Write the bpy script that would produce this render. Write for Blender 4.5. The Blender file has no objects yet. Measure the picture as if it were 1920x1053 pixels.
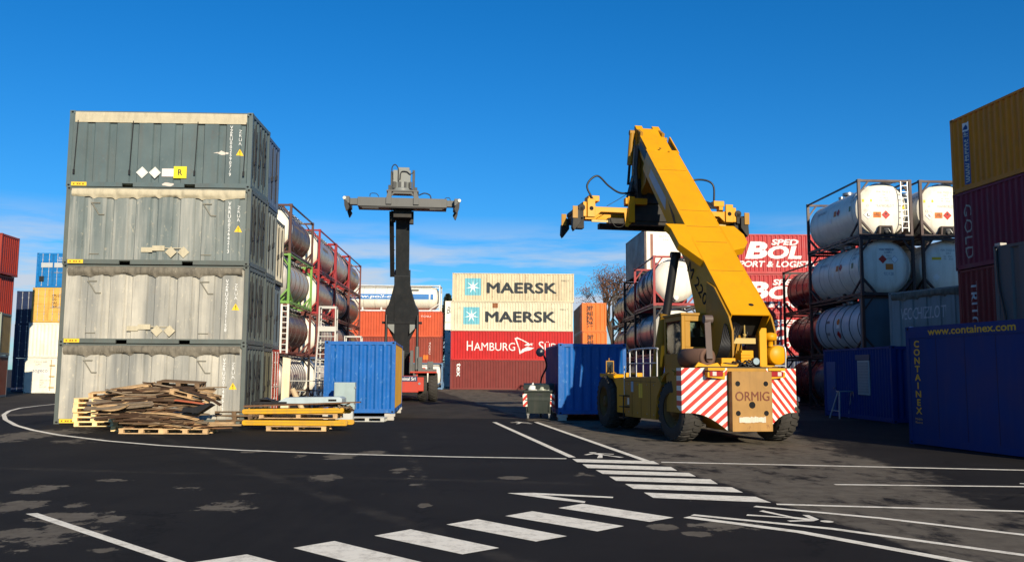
import bpy, bmesh, math, random
from mathutils import Vector, Matrix
R = math.radians
random.seed(7)
scene = bpy.context.scene
COL = scene.collection

# ---------------------------------------------------------------- camera
F, CX, CY, CAMZ = 1650.0, 960.0, 526.5, 1.75
PITCH, ROLL = math.atan(170.5 / F), 0.006
_f0 = Vector((0, math.cos(PITCH), math.sin(PITCH)))
_u0 = Vector((0, -math.sin(PITCH), math.cos(PITCH)))
_r0 = Vector((1, 0, 0))
_rr = _r0 * math.cos(ROLL) + _u0 * math.sin(ROLL)
_uu = _u0 * math.cos(ROLL) - _r0 * math.sin(ROLL)
cam = bpy.data.cameras.new("camera")
cam.sensor_fit = 'HORIZONTAL'; cam.sensor_width = 36.0; cam.lens = 36.0 * F / 1920.0
cam.clip_start = 0.1; cam.clip_end = 5000
camo = bpy.data.objects.new("camera", cam); COL.objects.link(camo)
camo.matrix_world = Matrix(((_rr.x, _uu.x, -_f0.x, 0), (_rr.y, _uu.y, -_f0.y, 0), (_rr.z, _uu.z, -_f0.z, CAMZ), (0, 0, 0, 1)))
scene.camera = camo

# ---------------------------------------------------------------- sun, sky, exposure
SUN_EL, SUN_AZ = R(20.0), R(20.5)          # azimuth: to the right of straight behind the camera
S = Vector((math.sin(SUN_AZ) * math.cos(SUN_EL), -math.cos(SUN_AZ) * math.cos(SUN_EL), math.sin(SUN_EL)))
sun = bpy.data.lights.new("sun", 'SUN'); sun.energy = 4.9; sun.angle = R(0.5); sun.color = (1.0, 0.87, 0.66)
suno = bpy.data.objects.new("sun", sun); COL.objects.link(suno)
suno.rotation_euler = (-S).to_track_quat('-Z', 'Y').to_euler()
world = bpy.data.worlds.new("World"); scene.world = world; world.use_nodes = True
wn, wl = world.node_tree.nodes, world.node_tree.links
wn.clear()
w_out = wn.new('ShaderNodeOutputWorld'); w_bg = wn.new('ShaderNodeBackground'); w_bg.inputs[1].default_value = 0.061
sky = wn.new('ShaderNodeTexSky'); sky.sky_type = 'NISHITA'; sky.sun_disc = False
sky.sun_elevation = SUN_EL; sky.sun_rotation = math.pi - SUN_AZ
sky.air_density = 1.0; sky.dust_density = 0.3; sky.ozone_density = 3.0; sky.altitude = 100
hsv = wn.new('ShaderNodeHueSaturation'); hsv.inputs['Saturation'].default_value = 1.12
tint = wn.new('ShaderNodeMix'); tint.data_type = 'RGBA'; tint.blend_type = 'MULTIPLY'; tint.inputs[0].default_value = 1.0; tint.inputs[7].default_value = (.61, 1.06, 1.50, 1)
wl.new(sky.outputs[0], tint.inputs[6]); wl.new(tint.outputs[2], hsv.inputs['Color'])
tc = wn.new('ShaderNodeTexCoord'); sep = wn.new('ShaderNodeSeparateXYZ'); wl.new(tc.outputs['Generated'], sep.inputs[0])
mp = wn.new('ShaderNodeMapping'); mp.inputs['Scale'].default_value = (1.6, 1.6, 13.0); mp.inputs['Location'].default_value = (3.1, 0.4, 0.35)
wl.new(tc.outputs['Generated'], mp.inputs[0])
cn = wn.new('ShaderNodeTexNoise'); cn.inputs['Scale'].default_value = 3.2; cn.inputs['Detail'].default_value = 7; cn.inputs['Roughness'].default_value = 0.58
wl.new(mp.outputs[0], cn.inputs['Vector'])
cr = wn.new('ShaderNodeMapRange'); cr.inputs[1].default_value = 0.42; cr.inputs[2].default_value = 0.60; wl.new(cn.outputs[0], cr.inputs[0])
er = wn.new('ShaderNodeValToRGB'); wl.new(sep.outputs[2], er.inputs[0])
e = er.color_ramp.elements
e[0].position = 0.0; e[0].color = (.9, .9, .9, 1); e[1].position = 0.175; e[1].color = (0, 0, 0, 1)
for p, c in ((0.06, .95), (0.10, .90), (0.13, .70), (0.15, .30)):
    k = e.new(p); k.color = (c, c, c, 1)
cm = wn.new('ShaderNodeMath'); cm.operation = 'MULTIPLY'; wl.new(cr.outputs[0], cm.inputs[0]); wl.new(er.outputs[0], cm.inputs[1])
cmix = wn.new('ShaderNodeMix'); cmix.data_type = 'RGBA'; wl.new(cm.outputs[0], cmix.inputs[0]); wl.new(hsv.outputs[0], cmix.inputs[6])
cmix.inputs[7].default_value = (7.0, 7.6, 8.6, 1)
wl.new(cmix.outputs[2], w_bg.inputs[0]); wl.new(w_bg.outputs[0], w_out.inputs[0])
vs = scene.view_settings
vs.view_transform = 'Standard'; vs.look = 'None'; vs.gamma = 1; vs.exposure = 0.5; vs.use_curve_mapping = False

# ---------------------------------------------------------------- picture-to-place survey helpers (used once, to get metres)
def ray(px, py):
    return _f0 + _rr * ((px - CX) / F) + _uu * ((CY - py) / F)
def G(px, py, z=0.0):
    d = ray(px, py); t = (z - CAMZ) / d.z
    return Vector((d.x * t, d.y * t, z))
def P(px, py, Y):
    d = ray(px, py); t = Y / d.y
    return Vector((d.x * t, Y, CAMZ + d.z * t))

# ---------------------------------------------------------------- mesh kit
class MB:
    def __init__(s):
        s.v, s.f, s.m, s.sm = [], [], [], []
    def add(s, vs_, fs, mi=0, smooth=False, M=None):
        o = len(s.v)
        for p in vs_:
            p = Vector(p)
            s.v.append(M @ p if M is not None else p)
        for f in fs:
            s.f.append([o + i for i in f]); s.m.append(mi); s.sm.append(smooth)
        return s
    def box(s, x0, x1, y0, y1, z0, z1, mi=0, M=None):
        return s.add([(x0, y0, z0), (x1, y0, z0), (x1, y1, z0), (x0, y1, z0), (x0, y0, z1), (x1, y0, z1), (x1, y1, z1), (x0, y1, z1)],
                     [(0, 3, 2, 1), (4, 5, 6, 7), (0, 1, 5, 4), (1, 2, 6, 5), (2, 3, 7, 6), (3, 0, 4, 7)], mi, False, M)
    def bar(s, a, b, w, h=None, mi=0, up=(0, 0, 1)):
        h = h or w
        a, b = Vector(a), Vector(b); d = (b - a); L = d.length; d.normalize()
        up = Vector(up)
        if abs(d.dot(up)) > 0.98: up = Vector((0, 1, 0))
        x = d.cross(up).normalized(); z = x.cross(d)
        M = Matrix(((x.x, d.x, z.x, a.x), (x.y, d.y, z.y, a.y), (x.z, d.z, z.z, a.z), (0, 0, 0, 1)))
        return s.box(-w / 2, w / 2, 0, L, -h / 2, h / 2, mi, M)
    def tube(s, a, b, r, r2=None, n=12, mi=0, cap=True):
        r2 = r if r2 is None else r2
        a, b = Vector(a), Vector(b); d = (b - a).normalized()
        t = Vector((0, 0, 1)) if abs(d.z) < 0.9 else Vector((1, 0, 0))
        x = d.cross(t).normalized(); y = d.cross(x)
        ca = [a + (x * math.cos(2 * math.pi * i / n) + y * math.sin(2 * math.pi * i / n)) * r for i in range(n)]
        cb = [b + (x * math.cos(2 * math.pi * i / n) + y * math.sin(2 * math.pi * i / n)) * r2 for i in range(n)]
        s.add(ca + cb, [(i, n + i, n + (i + 1) % n, (i + 1) % n) for i in range(n)], mi, True)
        if cap:
            s.add(ca, [list(range(n))], mi); s.add(cb, [list(range(n))[::-1]], mi)
        return s
    def path(s, pts, r, n=8, mi=0):
        pts = [Vector(p) for p in pts]; rings = []; x = None
        for i, p in enumerate(pts):
            d = (pts[min(i + 1, len(pts) - 1)] - pts[max(i - 1, 0)]).normalized()
            if x is None:
                t = Vector((0, 0, 1)) if abs(d.z) < 0.9 else Vector((1, 0, 0)); x = d.cross(t).normalized()
            else:
                x = (x - d * x.dot(d)).normalized()
            y = d.cross(x)
            rings += [p + (x * math.cos(2 * math.pi * k / n) + y * math.sin(2 * math.pi * k / n)) * r for k in range(n)]
        fs = [(i * n + k, (i + 1) * n + k, (i + 1) * n + (k + 1) % n, i * n + (k + 1) % n) for i in range(len(pts) - 1) for k in range(n)]
        s.add(rings, fs, mi, True)
        s.add(rings[:n], [list(range(n))], mi); s.add(rings[-n:], [list(range(n))[::-1]], mi)
        return s
    def lathe(s, prof, o, d, n=32, mi=0, caps=True):
        o, d = Vector(o), Vector(d).normalized()
        t = Vector((0, 0, 1)) if abs(d.z) < 0.9 else Vector((1, 0, 0))
        x = d.cross(t).normalized(); y = d.cross(x); vv = []
        for a, r in prof:
            vv += [o + d * a + (x * math.cos(2 * math.pi * k / n) + y * math.sin(2 * math.pi * k / n)) * r for k in range(n)]
        fs = [(i * n + k, (i + 1) * n + k, (i + 1) * n + (k + 1) % n, i * n + (k + 1) % n) for i in range(len(prof) - 1) for k in range(n)]
        s.add(vv, fs, mi, True)
        if caps:
            s.add(vv[:n], [list(range(n))], mi); s.add(vv[-n:], [list(range(n))[::-1]], mi)
        return s
    def prism(s, poly, fn, a, b, mi=0):
        """poly: 2D outline; fn(u, v, w) -> 3D; extruded from w=a to w=b"""
        n = len(poly)
        va = [fn(u, v, a) for u, v in poly]; vb = [fn(u, v, b) for u, v in poly]
        return s.add(va + vb, [list(range(n))[::-1], list(range(n, 2 * n))] + [(i, (i + 1) % n, n + (i + 1) % n, n + i) for i in range(n)], mi)
    def build(s, name, mats, parent=None, bevel=0.0, fix=True):
        me = bpy.data.meshes.new(name)
        me.from_pydata([tuple(p) for p in s.v], [], s.f)
        if not isinstance(mats, (list, tuple)): mats = [mats]
        for m in mats: me.materials.append(m)
        me.polygons.foreach_set('material_index', s.m); me.polygons.foreach_set('use_smooth', s.sm)
        me.update()
        if fix:
            bm = bmesh.new(); bm.from_mesh(me); bmesh.ops.recalc_face_normals(bm, faces=bm.faces); bm.to_mesh(me); bm.free()
        return link(name, me, parent, bevel)
def link(name, me, parent=None, bevel=0.0):
    o = bpy.data.objects.new(name, me); COL.objects.link(o)
    if parent is not None: o.parent = parent
    if bevel:
        b = o.modifiers.new('bevel', 'BEVEL'); b.width = bevel; b.segments = 2; b.limit_method = 'ANGLE'; b.angle_limit = R(40)
    return o
def tag(o, label=None, cat=None, group=None, kind=None):
    if label: o['label'] = label
    if cat: o['category'] = cat
    if group: o['group'] = group
    if kind: o['kind'] = kind
    return o
def thing(name, label, cat, loc=(0, 0, 0), rz=0.0, group=None):
    o = bpy.data.objects.new(name, None); COL.objects.link(o); o.empty_display_size = 0.3
    o.location = loc; o.rotation_euler = (0, 0, rz)
    return tag(o, label, cat, group)
def copy_tree(o, parent=None, loc=None, rz=None, label=None):
    c = o.copy(); COL.objects.link(c)
    if parent is not None: c.parent = parent
    if loc is not None: c.location = loc
    if rz is not None: c.rotation_euler = (0, 0, rz)
    if label: c['label'] = label
    for ch in list(o.children): copy_tree(ch, c)
    return c

# ---------------------------------------------------------------- materials
def lin(r, g, b):
    f = lambda c: (c / 255 / 12.92) if c / 255 <= 0.04045 else ((c / 255 + 0.055) / 1.055) ** 2.4
    return (f(r), f(g), f(b))
_mats = {}
def paint(name, col, rough=0.5, var=0.10, streak=0.25, dirtc=(0.16, 0.13, 0.10), rust=0.12, rustc=(0.16, 0.055, 0.02), metal=0.0, spec=0.27, bump=0.0, vs_=0.35, fleck=0.0, fleckc=(.6, .58, .52), sc=1.0, wide=0.0):
    if name in _mats: return _mats[name]
    m = bpy.data.materials.new(name); _mats[name] = m; m.use_nodes = True
    lum = .21 * col[0] + .72 * col[1] + .07 * col[2]; k_ = .66 + .26 * min(1, max(0, (lum - .30) / .35))     # sRGB swatches to real reflectances
    col, dirtc, rustc, fleckc = (tuple(c * k_ for c in q_) for q_ in (col, dirtc, rustc, fleckc))
    n, l = m.node_tree.nodes, m.node_tree.links
    b = n['Principled BSDF']; b.inputs['Metallic'].default_value = metal
    b.inputs['Specular IOR Level'].default_value = spec
    t = n.new('ShaderNodeTexCoord'); oi = n.new('ShaderNodeObjectInfo')
    ad = n.new('ShaderNodeVectorMath'); ad.operation = 'MULTIPLY_ADD'
    l.new(oi.outputs['Random'], ad.inputs[0]); ad.inputs[1].default_value = (61, 37, 19); l.new(t.outputs['Object'], ad.inputs[2])
    def noise(scale, det=4, ro=0.55, mapsc=None):
        q = n.new('ShaderNodeTexNoise'); q.inputs['Scale'].default_value = scale * sc; q.inputs['Detail'].default_value = det; q.inputs['Roughness'].default_value = ro
        if mapsc:
            mm = n.new('ShaderNodeMapping'); mm.inputs['Scale'].default_value = mapsc; l.new(ad.outputs[0], mm.inputs[0]); l.new(mm.outputs[0], q.inputs['Vector'])
        else: l.new(ad.outputs[0], q.inputs['Vector'])
        return q.outputs[0]
    def rng(sock, a, c, o0=0.0, o1=1.0):
        q = n.new('ShaderNodeMapRange'); q.inputs[1].default_value = a; q.inputs[2].default_value = c; q.inputs[3].default_value = o0; q.inputs[4].default_value = o1
        l.new(sock, q.inputs[0]); return q.outputs[0]
    def mix(fac, a, c):
        q = n.new('ShaderNodeMix'); q.data_type = 'RGBA'
        l.new(fac, q.inputs[0])
        for k, v in ((6, a), (7, c)):
            if isinstance(v, tuple): q.inputs[k].default_value = (*v[:3], 1)
            else: l.new(v, q.inputs[k])
        return q.outputs[2]
    n1 = noise(1.3, 5)
    cur = mix(rng(n1, 0.3, 0.7), tuple(c * (1 - var) for c in col), tuple(min(1, c * (1 + var)) for c in col))
    if streak:
        cur = mix(rng(noise(1.0, 6, 0.65, (4.5, 4.5, vs_)), 0.47, 0.75, 0, streak), cur, dirtc)
    if wide:
        cur = mix(rng(noise(1.0, 4, 0.55, (.85, .85, .10)), 0.42, 0.60, 0, wide), cur, dirtc)
        cur = mix(rng(noise(1.0, 7, 0.7, (9, 9, .5)), 0.52, 0.68, 0, wide * .5), cur, tuple(c * .55 for c in dirtc))
    if fleck:
        cur = mix(rng(noise(9, 4, 0.7, (1, 1, .5)), 0.60, 0.70, 0, fleck), cur, fleckc)
    if rust:
        cur = mix(rng(noise(2.3, 8, 0.72), 0.60, 0.70, 0, min(1, rust * 3)), cur, rustc)
    l.new(cur, b.inputs['Base Color'])
    l.new(rng(n1, 0.25, 0.75, max(0.05, rough - 0.12), min(1, rough + 0.12)), b.inputs['Roughness'])
    if bump:
        bp = n.new('ShaderNodeBump'); bp.inputs['Strength'].default_value = bump; bp.inputs['Distance'].default_value = 0.03
        l.new(noise(4, 5), bp.inputs['Height']); l.new(bp.outputs[0], b.inputs['Normal'])
    return m
def plain(name, col, rough=0.6, metal=0.0, spec=0.4):
    return paint(name, col, rough, 0.06, 0, rust=0, metal=metal, spec=spec)

WHITE_TXT = plain('white_lettering', (.75, .75, .73), .6)
BLACK_TXT = plain('black_lettering', (.02, .022, .025), .6)
DARK = plain('hole_shade', (.006, .006, .007), .9)  # flat dark patches coloured as the shade inside holes
RUBBER = paint('rubber', (.060, .055, .049), .85, .15, .35, (.09, .08, .07), 0, bump=.2)
BLACK = paint('black_paint', (.018, .018, .02), .5, .1, .2, (.08, .07, .06), 0)
STEEL = paint('bare_steel', (.42, .42, .41), .38, .1, .3, (.2, .18, .16), .1, metal=.8)
GALV = paint('galvanised', (.55, .56, .57), .45, .08, .15, (.3, .28, .26), 0, metal=.55)
HOSE = plain('hose_rubber', (.012, .012, .014), .45)
CONC = paint('concrete', (.52, .49, .44), .9, .12, .2, (.25, .22, .18), 0)
def glass_mat():
    m = bpy.data.materials.new('window_glass'); m.use_nodes = True
    n, l = m.node_tree.nodes, m.node_tree.links; n.clear()
    o = n.new('ShaderNodeOutputMaterial'); mx = n.new('ShaderNodeMixShader'); tr = n.new('ShaderNodeBsdfTransparent'); gl = n.new('ShaderNodeBsdfGlossy')
    gl.inputs['Roughness'].default_value = 0.03; tr.inputs[0].default_value = (.62, .68, .64, 1)
    fr = n.new('ShaderNodeFresnel'); fr.inputs[0].default_value = 1.5
    l.new(fr.outputs[0], mx.inputs[0]); l.new(tr.outputs[0], mx.inputs[1]); l.new(gl.outputs[0], mx.inputs[2]); l.new(mx.outputs[0], o.inputs[0])
    return m
GLASS = glass_mat()

# ---------------------------------------------------------------- lettering
_txt = {}
def text_mesh(s, bold=0.0, shear=0.0, spacing=1.0, line=1.0, align='LEFT'):
    key = (s, bold, shear, spacing, line, align)
    if key in _txt: return _txt[key]
    heavy = bold and any(ch in s for ch in 'MWN')      # the outline offset breaks these letters: thicken them by shifted layers
    c = bpy.data.curves.new('t', 'FONT'); c.body = s; c.size = 1; c.offset = 0 if heavy else bold; c.shear = shear; c.resolution_u = 3
    c.space_character = spacing; c.space_line = line; c.align_x = align
    o = bpy.data.objects.new('t', c); COL.objects.link(o)
    bpy.context.view_layer.update()
    dg = bpy.context.evaluated_depsgraph_get()
    me = bpy.data.meshes.new_from_object(o.evaluated_get(dg)); bpy.data.objects.remove(o)
    if heavy:
        bm = bmesh.new()
        for k, (dx, dy) in enumerate(((0, 0), (-1, 0), (1, 0), (0, -1), (0, 1), (-.7, .7), (.7, -.7))):
            n0 = len(bm.verts); bm.from_mesh(me); bm.verts.ensure_lookup_table()
            for v in bm.verts[n0:]: v.co += Vector((dx * bold * 1.1, dy * bold * 1.1, 0)); v.co.z = .0006 * k
        bm.to_mesh(me); bm.free()
    xs = [v.co.x for v in me.vertices] or [0, 1]; ys = [v.co.y for v in me.vertices] or [0, 1]
    x0, x1, y0, y1 = min(xs), max(xs), min(ys), max(ys)
    for v in me.vertices:
        v.co.x = (v.co.x - x0) / max(1e-6, x1 - x0); v.co.y = (v.co.y - y0) / max(1e-6, y1 - y0)
    _txt[key] = (me, (x1 - x0) / max(1e-6, y1 - y0))
    return _txt[key]
def rot2(p, rot):
    x, y = p
    return {0: (x, y), 90: (1 - y, x), -90: (y, 1 - x)}[rot]
def decal_bm(bm, place, breaks=None):
    """bm lies in the wall plane (u, z); place(u, z) -> 3D; breaks: u values where the wall folds"""
    if breaks:
        us = [v.co.x for v in bm.verts]
        a, b = min(us), max(us)
        for u in breaks:
            if a < u < b:
                bmesh.ops.bisect_plane(bm, geom=bm.verts[:] + bm.edges[:] + bm.faces[:], plane_co=(u, 0, 0), plane_no=(1, 0, 0), dist=1e-5)
    for v in bm.verts: v.co = place(v.co.x, v.co.y, v.co.z)
class Face:
    """one side of a box-like thing: u to the right seen from outside, z up, depth(u) inward"""
    def __init__(s, O, u, n, prof=None):
        s.O, s.u, s.n, s.prof = Vector(O), Vector(u), Vector(n), prof
    def place(s, off):
        def fn(u, z, lift=0.0):
            d = s.prof[0](u) if s.prof else 0.0
            return s.O + s.u * u + Vector((0, 0, z)) + s.n * (off + lift - d)
        return fn
    def text(s, parent, txt, u, z, w, h, mat, rot=0, name='lettering', off=0.004, bold=0.0, shear=0.0, spacing=1.0, line=1.0, align='LEFT'):
        me, asp = text_mesh(txt, bold, shear, spacing, line, align)
        bm = bmesh.new(); bm.from_mesh(me)
        for v in bm.verts:
            x, y = rot2((v.co.x, v.co.y), rot); v.co = Vector((u + x * w, z + y * h, v.co.z))
        return s._fin(bm, parent, mat, name, off)
    def poly(s, parent, pts, mat, name='marking', off=0.003):
        bm = bmesh.new(); bm.faces.new([bm.verts.new((p[0], p[1], 0)) for p in pts])
        return s._fin(bm, parent, mat, name, off)
    def polys(s, parent, lst, mat, name='marking', off=0.003):
        bm = bmesh.new()
        for pts in lst: bm.faces.new([bm.verts.new((p[0], p[1], 0)) for p in pts])
        return s._fin(bm, parent, mat, name, off)
    def rect(s, parent, u, z, w, h, mat, name='marking', off=0.003):
        return s.poly(parent, [(u, z), (u + w, z), (u + w, z + h), (u, z + h)], mat, name, off)
    def diamond(s, parent, u, z, r, mat, name='placard', off=0.003):
        return s.poly(parent, [(u, z - r), (u + r, z), (u, z + r), (u - r, z)], mat, name, off)
    def _fin(s, bm, parent, mat, name, off):
        decal_bm(bm, s.place(off), s.prof[1] if s.prof else None)
        bmesh.ops.recalc_face_normals(bm, faces=bm.faces)
        out = parent.matrix_world  # flip towards the outside
        for f in bm.faces:
            f.normal_update()
            if f.normal.dot(s.n) < 0: f.normal_flip()
        me = bpy.data.meshes.new(name); bm.to_mesh(me); bm.free(); me.materials.append(mat)
        return link(name, me, parent)

# ---------------------------------------------------------------- shipping containers
def corr(length, pitch=0.278, dep=0.036, flat=0.25, slope=0.25, flat2=None):
    """returns (points [(u, depth)], depth function, break list) for a folded sheet from -length/2 to length/2"""
    n = max(1, round(length / pitch)); p = length / n; f2 = flat if flat2 is None else flat2
    sl = (1 - flat - f2) / 2
    pts = []
    for i in range(n):
        a = -length / 2 + i * p
        pts += [(a, 0.0), (a + p * flat, 0.0), (a + p * (flat + sl), dep), (a + p * (flat + sl + f2), dep)]
    pts.append((length / 2, 0.0))
    def fn(u):
        if u <= pts[0][0] or u >= pts[-1][0]: return 0.0
        for (a, da), (b, db) in zip(pts, pts[1:]):
            if a <= u <= b: return da + (db - da) * (u - a) / max(1e-9, b - a)
        return 0.0
    return pts, fn, [q[0] for q in pts]
def sheet(pts, z0, z1, O, u, n):
    O, u, n = Vector(O), Vector(u), Vector(n); m = MB(); k = len(pts)
    vv = [O + u * a - n * d + Vector((0, 0, z0)) for a, d in pts] + [O + u * a - n * d + Vector((0, 0, z1)) for a, d in pts]
    m.add(vv, [(i, i + 1, k + i + 1, k + i) for i in range(k - 1)])
    return m
class Box: pass
def container(label, loc, rz, col, L=6.06, W=2.44, H=2.59, frame=None, ends=('c', 'c'), detail=1, group=None, pitch=0.278, side='c',
              name='shipping_container', cat='container', roof=True, wallmat=None, doors_mat=None, pockets=True, sides='FB'):
    fr = frame or col
    jr = random.Random(label); q_ = 0.0 if loc[2] < .3 else 1.0            # nobody stacks boxes dead true
    loc = (loc[0] + q_ * jr.uniform(-.022, .022), loc[1] + q_ * jr.uniform(-.022, .022), loc[2]); rz += q_ * jr.uniform(-.003, .003)
    root = thing(name, label, cat, loc, rz, group)
    c = Box(); c.root = root; c.L, c.W, c.H = L, W, H; c.face = {}; c.wall = {}
    m = MB()
    for sx in (-1, 1):
        for sy in (-1, 1):
            x0, x1 = sorted((sx * L / 2, sx * (L / 2 - 0.13))); y0, y1 = sorted((sy * W / 2, sy * (W / 2 - 0.13)))
            m.box(x0, x1, y0, y1, 0.118, H - 0.118)
    for sy in (-1, 1):
        y0, y1 = sorted((sy * (W / 2 - 0.002), sy * (W / 2 - 0.07)))
        m.box(-L / 2 + .13, L / 2 - .13, y0, y1, H - 0.09, H - 0.012)
        if pockets and L < 7:
            xs = [-L / 2 + .13, -1.2, -.84, .84, 1.2, L / 2 - .13]
            for k in (0, 2, 4): m.box(xs[k], xs[k + 1], y0, y1, 0.02, 0.17)
            for k in (1, 3): m.box(xs[k], xs[k + 1], y0, y1, 0.13, 0.17)
        else: m.box(-L / 2 + .13, L / 2 - .13, y0, y1, 0.02, 0.17)
    for sx in (-1, 1):
        x0, x1 = sorted((sx * (L / 2 - 0.002), sx * (L / 2 - 0.09)))
        m.box(x0, x1, -W / 2 + .13, W / 2 - .13, H - 0.13, H - 0.012); m.box(x0, x1, -W / 2 + .13, W / 2 - .13, 0.02, 0.16)
    m.box(-L / 2 + .1, L / 2 - .1, -W / 2 + .08, W / 2 - .08, 0.12, 0.16)
    cast = MB(); lst = []
    for sx in (-1, 1):
        for sy in (-1, 1):
            for z in (0, H - 0.118):
                q = MB()
                x0, x1 = sorted((sx * (L / 2 + .003), sx * (L / 2 - .175))); y0, y1 = sorted((sy * (W / 2 + .003), sy * (W / 2 - .159)))
                q.box(x0, x1, y0, y1, z, z + 0.118)
                for ax in (0, 1):
                    pts = []
                    for k in range(10):
                        a = 2 * math.pi * k / 10; du, dz = 0.042 * math.cos(a), 0.032 * math.sin(a)
                        if ax == 0: pts.append((sx * (L / 2 - .088) + du, sy * (W / 2 + .0055), z + .059 + dz))
                        else: pts.append((sx * (L / 2 + .0055), sy * (W / 2 - .08) + du, z + .059 + dz))
                    q.add(pts, [list(range(10))], 1)
                lst.append(q)
    if detail >= 2:
        for q in lst: q.build('corner_casting', [fr, DARK], root)
        m.build('frame', fr, root)
    else:
        for q in lst:
            o = len(m.v); m.v += q.v; m.f += [[i + o for i in f] for f in q.f]; m.m += q.m; m.sm += q.sm
        m.build('frame', [fr, DARK], root)
    if roof:
        m = MB(); k = int(L / 0.5)
        m.box(-L / 2 + .09, L / 2 - .09, -W / 2 + .07, W / 2 - .07, H - 0.05, H - 0.03)
        for i in range(k):
            x = -L / 2 + .25 + i * (L - .5) / max(1, k - 1); m.box(x - .09, x + .09, -W / 2 + .15, W / 2 - .15, H - 0.03, H - 0.012)
        m.build('roof', col, root)
    FR = {'F': ((0, -W / 2 + .012, 0), (1, 0, 0), (0, -1, 0), L), 'B': ((0, W / 2 - .012, 0), (-1, 0, 0), (0, 1, 0), L),
          'L': ((-L / 2 + .012, 0, 0), (0, -1, 0), (-1, 0, 0), W), 'R': ((L / 2 - .012, 0, 0), (0, 1, 0), (1, 0, 0), W)}
    kinds = {'F': side, 'B': side, 'L': ends[0], 'R': ends[1]}
    for key, (O, u, n, ln) in FR.items():
        w = ln - 0.26; kd = kinds[key]
        if kd == 'd' or kd == 'r':
            _doors(root, O, u, n, w, H, doors_mat or col, kd, detail); c.face[key] = Face(Vector(O) + Vector(n) * .006, u, n)
            continue
        z0, z1 = (0.17, H - .09) if key in 'FB' else (0.16, H - .13)
        if kd == 'f': pts, fn, br = [(-w / 2, 0), (w / 2, 0)], (lambda u_: 0.0), []
        elif kd == 'p': pts, fn, br = corr(w, .76, .055, .62, .05, .28)
        else: pts, fn, br = corr(w, pitch, .046 if L > 7 else .040)
        c.wall[key] = sheet(pts, z0, z1, O, u, n).build('side_wall' if key in 'FB' else 'end_wall', wallmat or col, root, fix=False)
        c.face[key] = Face(O, u, n, (fn, br) if br else None)
    return c
def _doors(root, O, u, n, w, H, mat, kd, detail):
    O, u, n = Vector(O), Vector(u), Vector(n)
    M = Matrix(((u.x, -n.x, 0, O.x), (u.y, -n.y, 0, O.y), (0, 0, 1, 0), (0, 0, 0, 1)))
    z0, z1 = 0.17, H - 0.14
    for sgn in (-1, 1):
        a, b = sorted((sgn * 0.012, sgn * w / 2)); m = MB()
        m.box(a, b, 0.03, 0.07, z0, z1, 0, M)
        if kd == 'd':
            k = 4; hh = (z1 - z0) / k
            for i in range(k): m.box(a + .07, b - .07, 0.005, 0.03, z0 + i * hh + .05, z0 + (i + 1) * hh - .05, 0, M)
        for z in (z0, z1 - .05): m.box(a, b, -.002, 0.03, z, z + .05, 0, M)
        for x in (a, b - .05): m.box(x, x + .05, -.001, 0.03, z0 + .05, z1 - .05, 0, M)
        d = m.build('door', mat, root)
        for t in (0.3, 0.75):
            x = a + (b - a) * t; q = MB()
            q.tube(M @ Vector((x, -.03, z0 - .05)), M @ Vector((x, -.03, z1 + .05)), .017, n=6)
            for z in (z0 - .02, z0 + .45, z0 + 1.0, z1 - .4, z1): q.box(x - .045, x + .045, -.04, -.003, z, z + .05, 0, M)
            q.box(x - .2 * sgn - .01, x + .21, -.05, -.035, z0 + .93, z0 + .965, 0, M)
            q.build('lock_rod', GALV, d)
        q = MB()
        for i in range(4):
            z = z0 + .2 + i * (z1 - z0 - .4) / 3; x = b - .03 if sgn > 0 else a - .06
            q.box(x, x + .09, -.03, -.003, z, z + .09, 0, M)
        q.build('hinge', mat, d)
def at_corner(corner, rz, dx, dy):
    """centre of a thing whose local point (dx, dy) stands at world point corner"""
    c, s = math.cos(rz), math.sin(rz)
    return (corner[0] - (dx * c - dy * s), corner[1] - (dx * s + dy * c))
# ---------------------------------------------------------------- ground
class X:
    def __init__(s, t, sock): s.t, s.s = t, sock
    def _op(s, op, o=None, rev=False, c=None):
        q = s.t.nodes.new('ShaderNodeMath'); q.operation = op
        ins = [s, o] if not rev else [o, s]
        for i, a in enumerate(ins):
            if a is None: continue
            if isinstance(a, X): s.t.links.new(a.s, q.inputs[i])
            else: q.inputs[i].default_value = a
        return X(s.t, q.outputs[0])
    def __add__(s, o): return s._op('ADD', o)
    def __sub__(s, o): return s._op('SUBTRACT', o)
    def __mul__(s, o): return s._op('MULTIPLY', o)
    def min(s, o): return s._op('MINIMUM', o)
    def max(s, o): return s._op('MAXIMUM', o)
    def step(s, a, b):
        q = s.t.nodes.new('ShaderNodeMapRange'); q.interpolation_type = 'SMOOTHSTEP'
        q.inputs[1].default_value = a; q.inputs[2].default_value = b; s.t.links.new(s.s, q.inputs[0]); return X(s.t, q.outputs[0])
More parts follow.
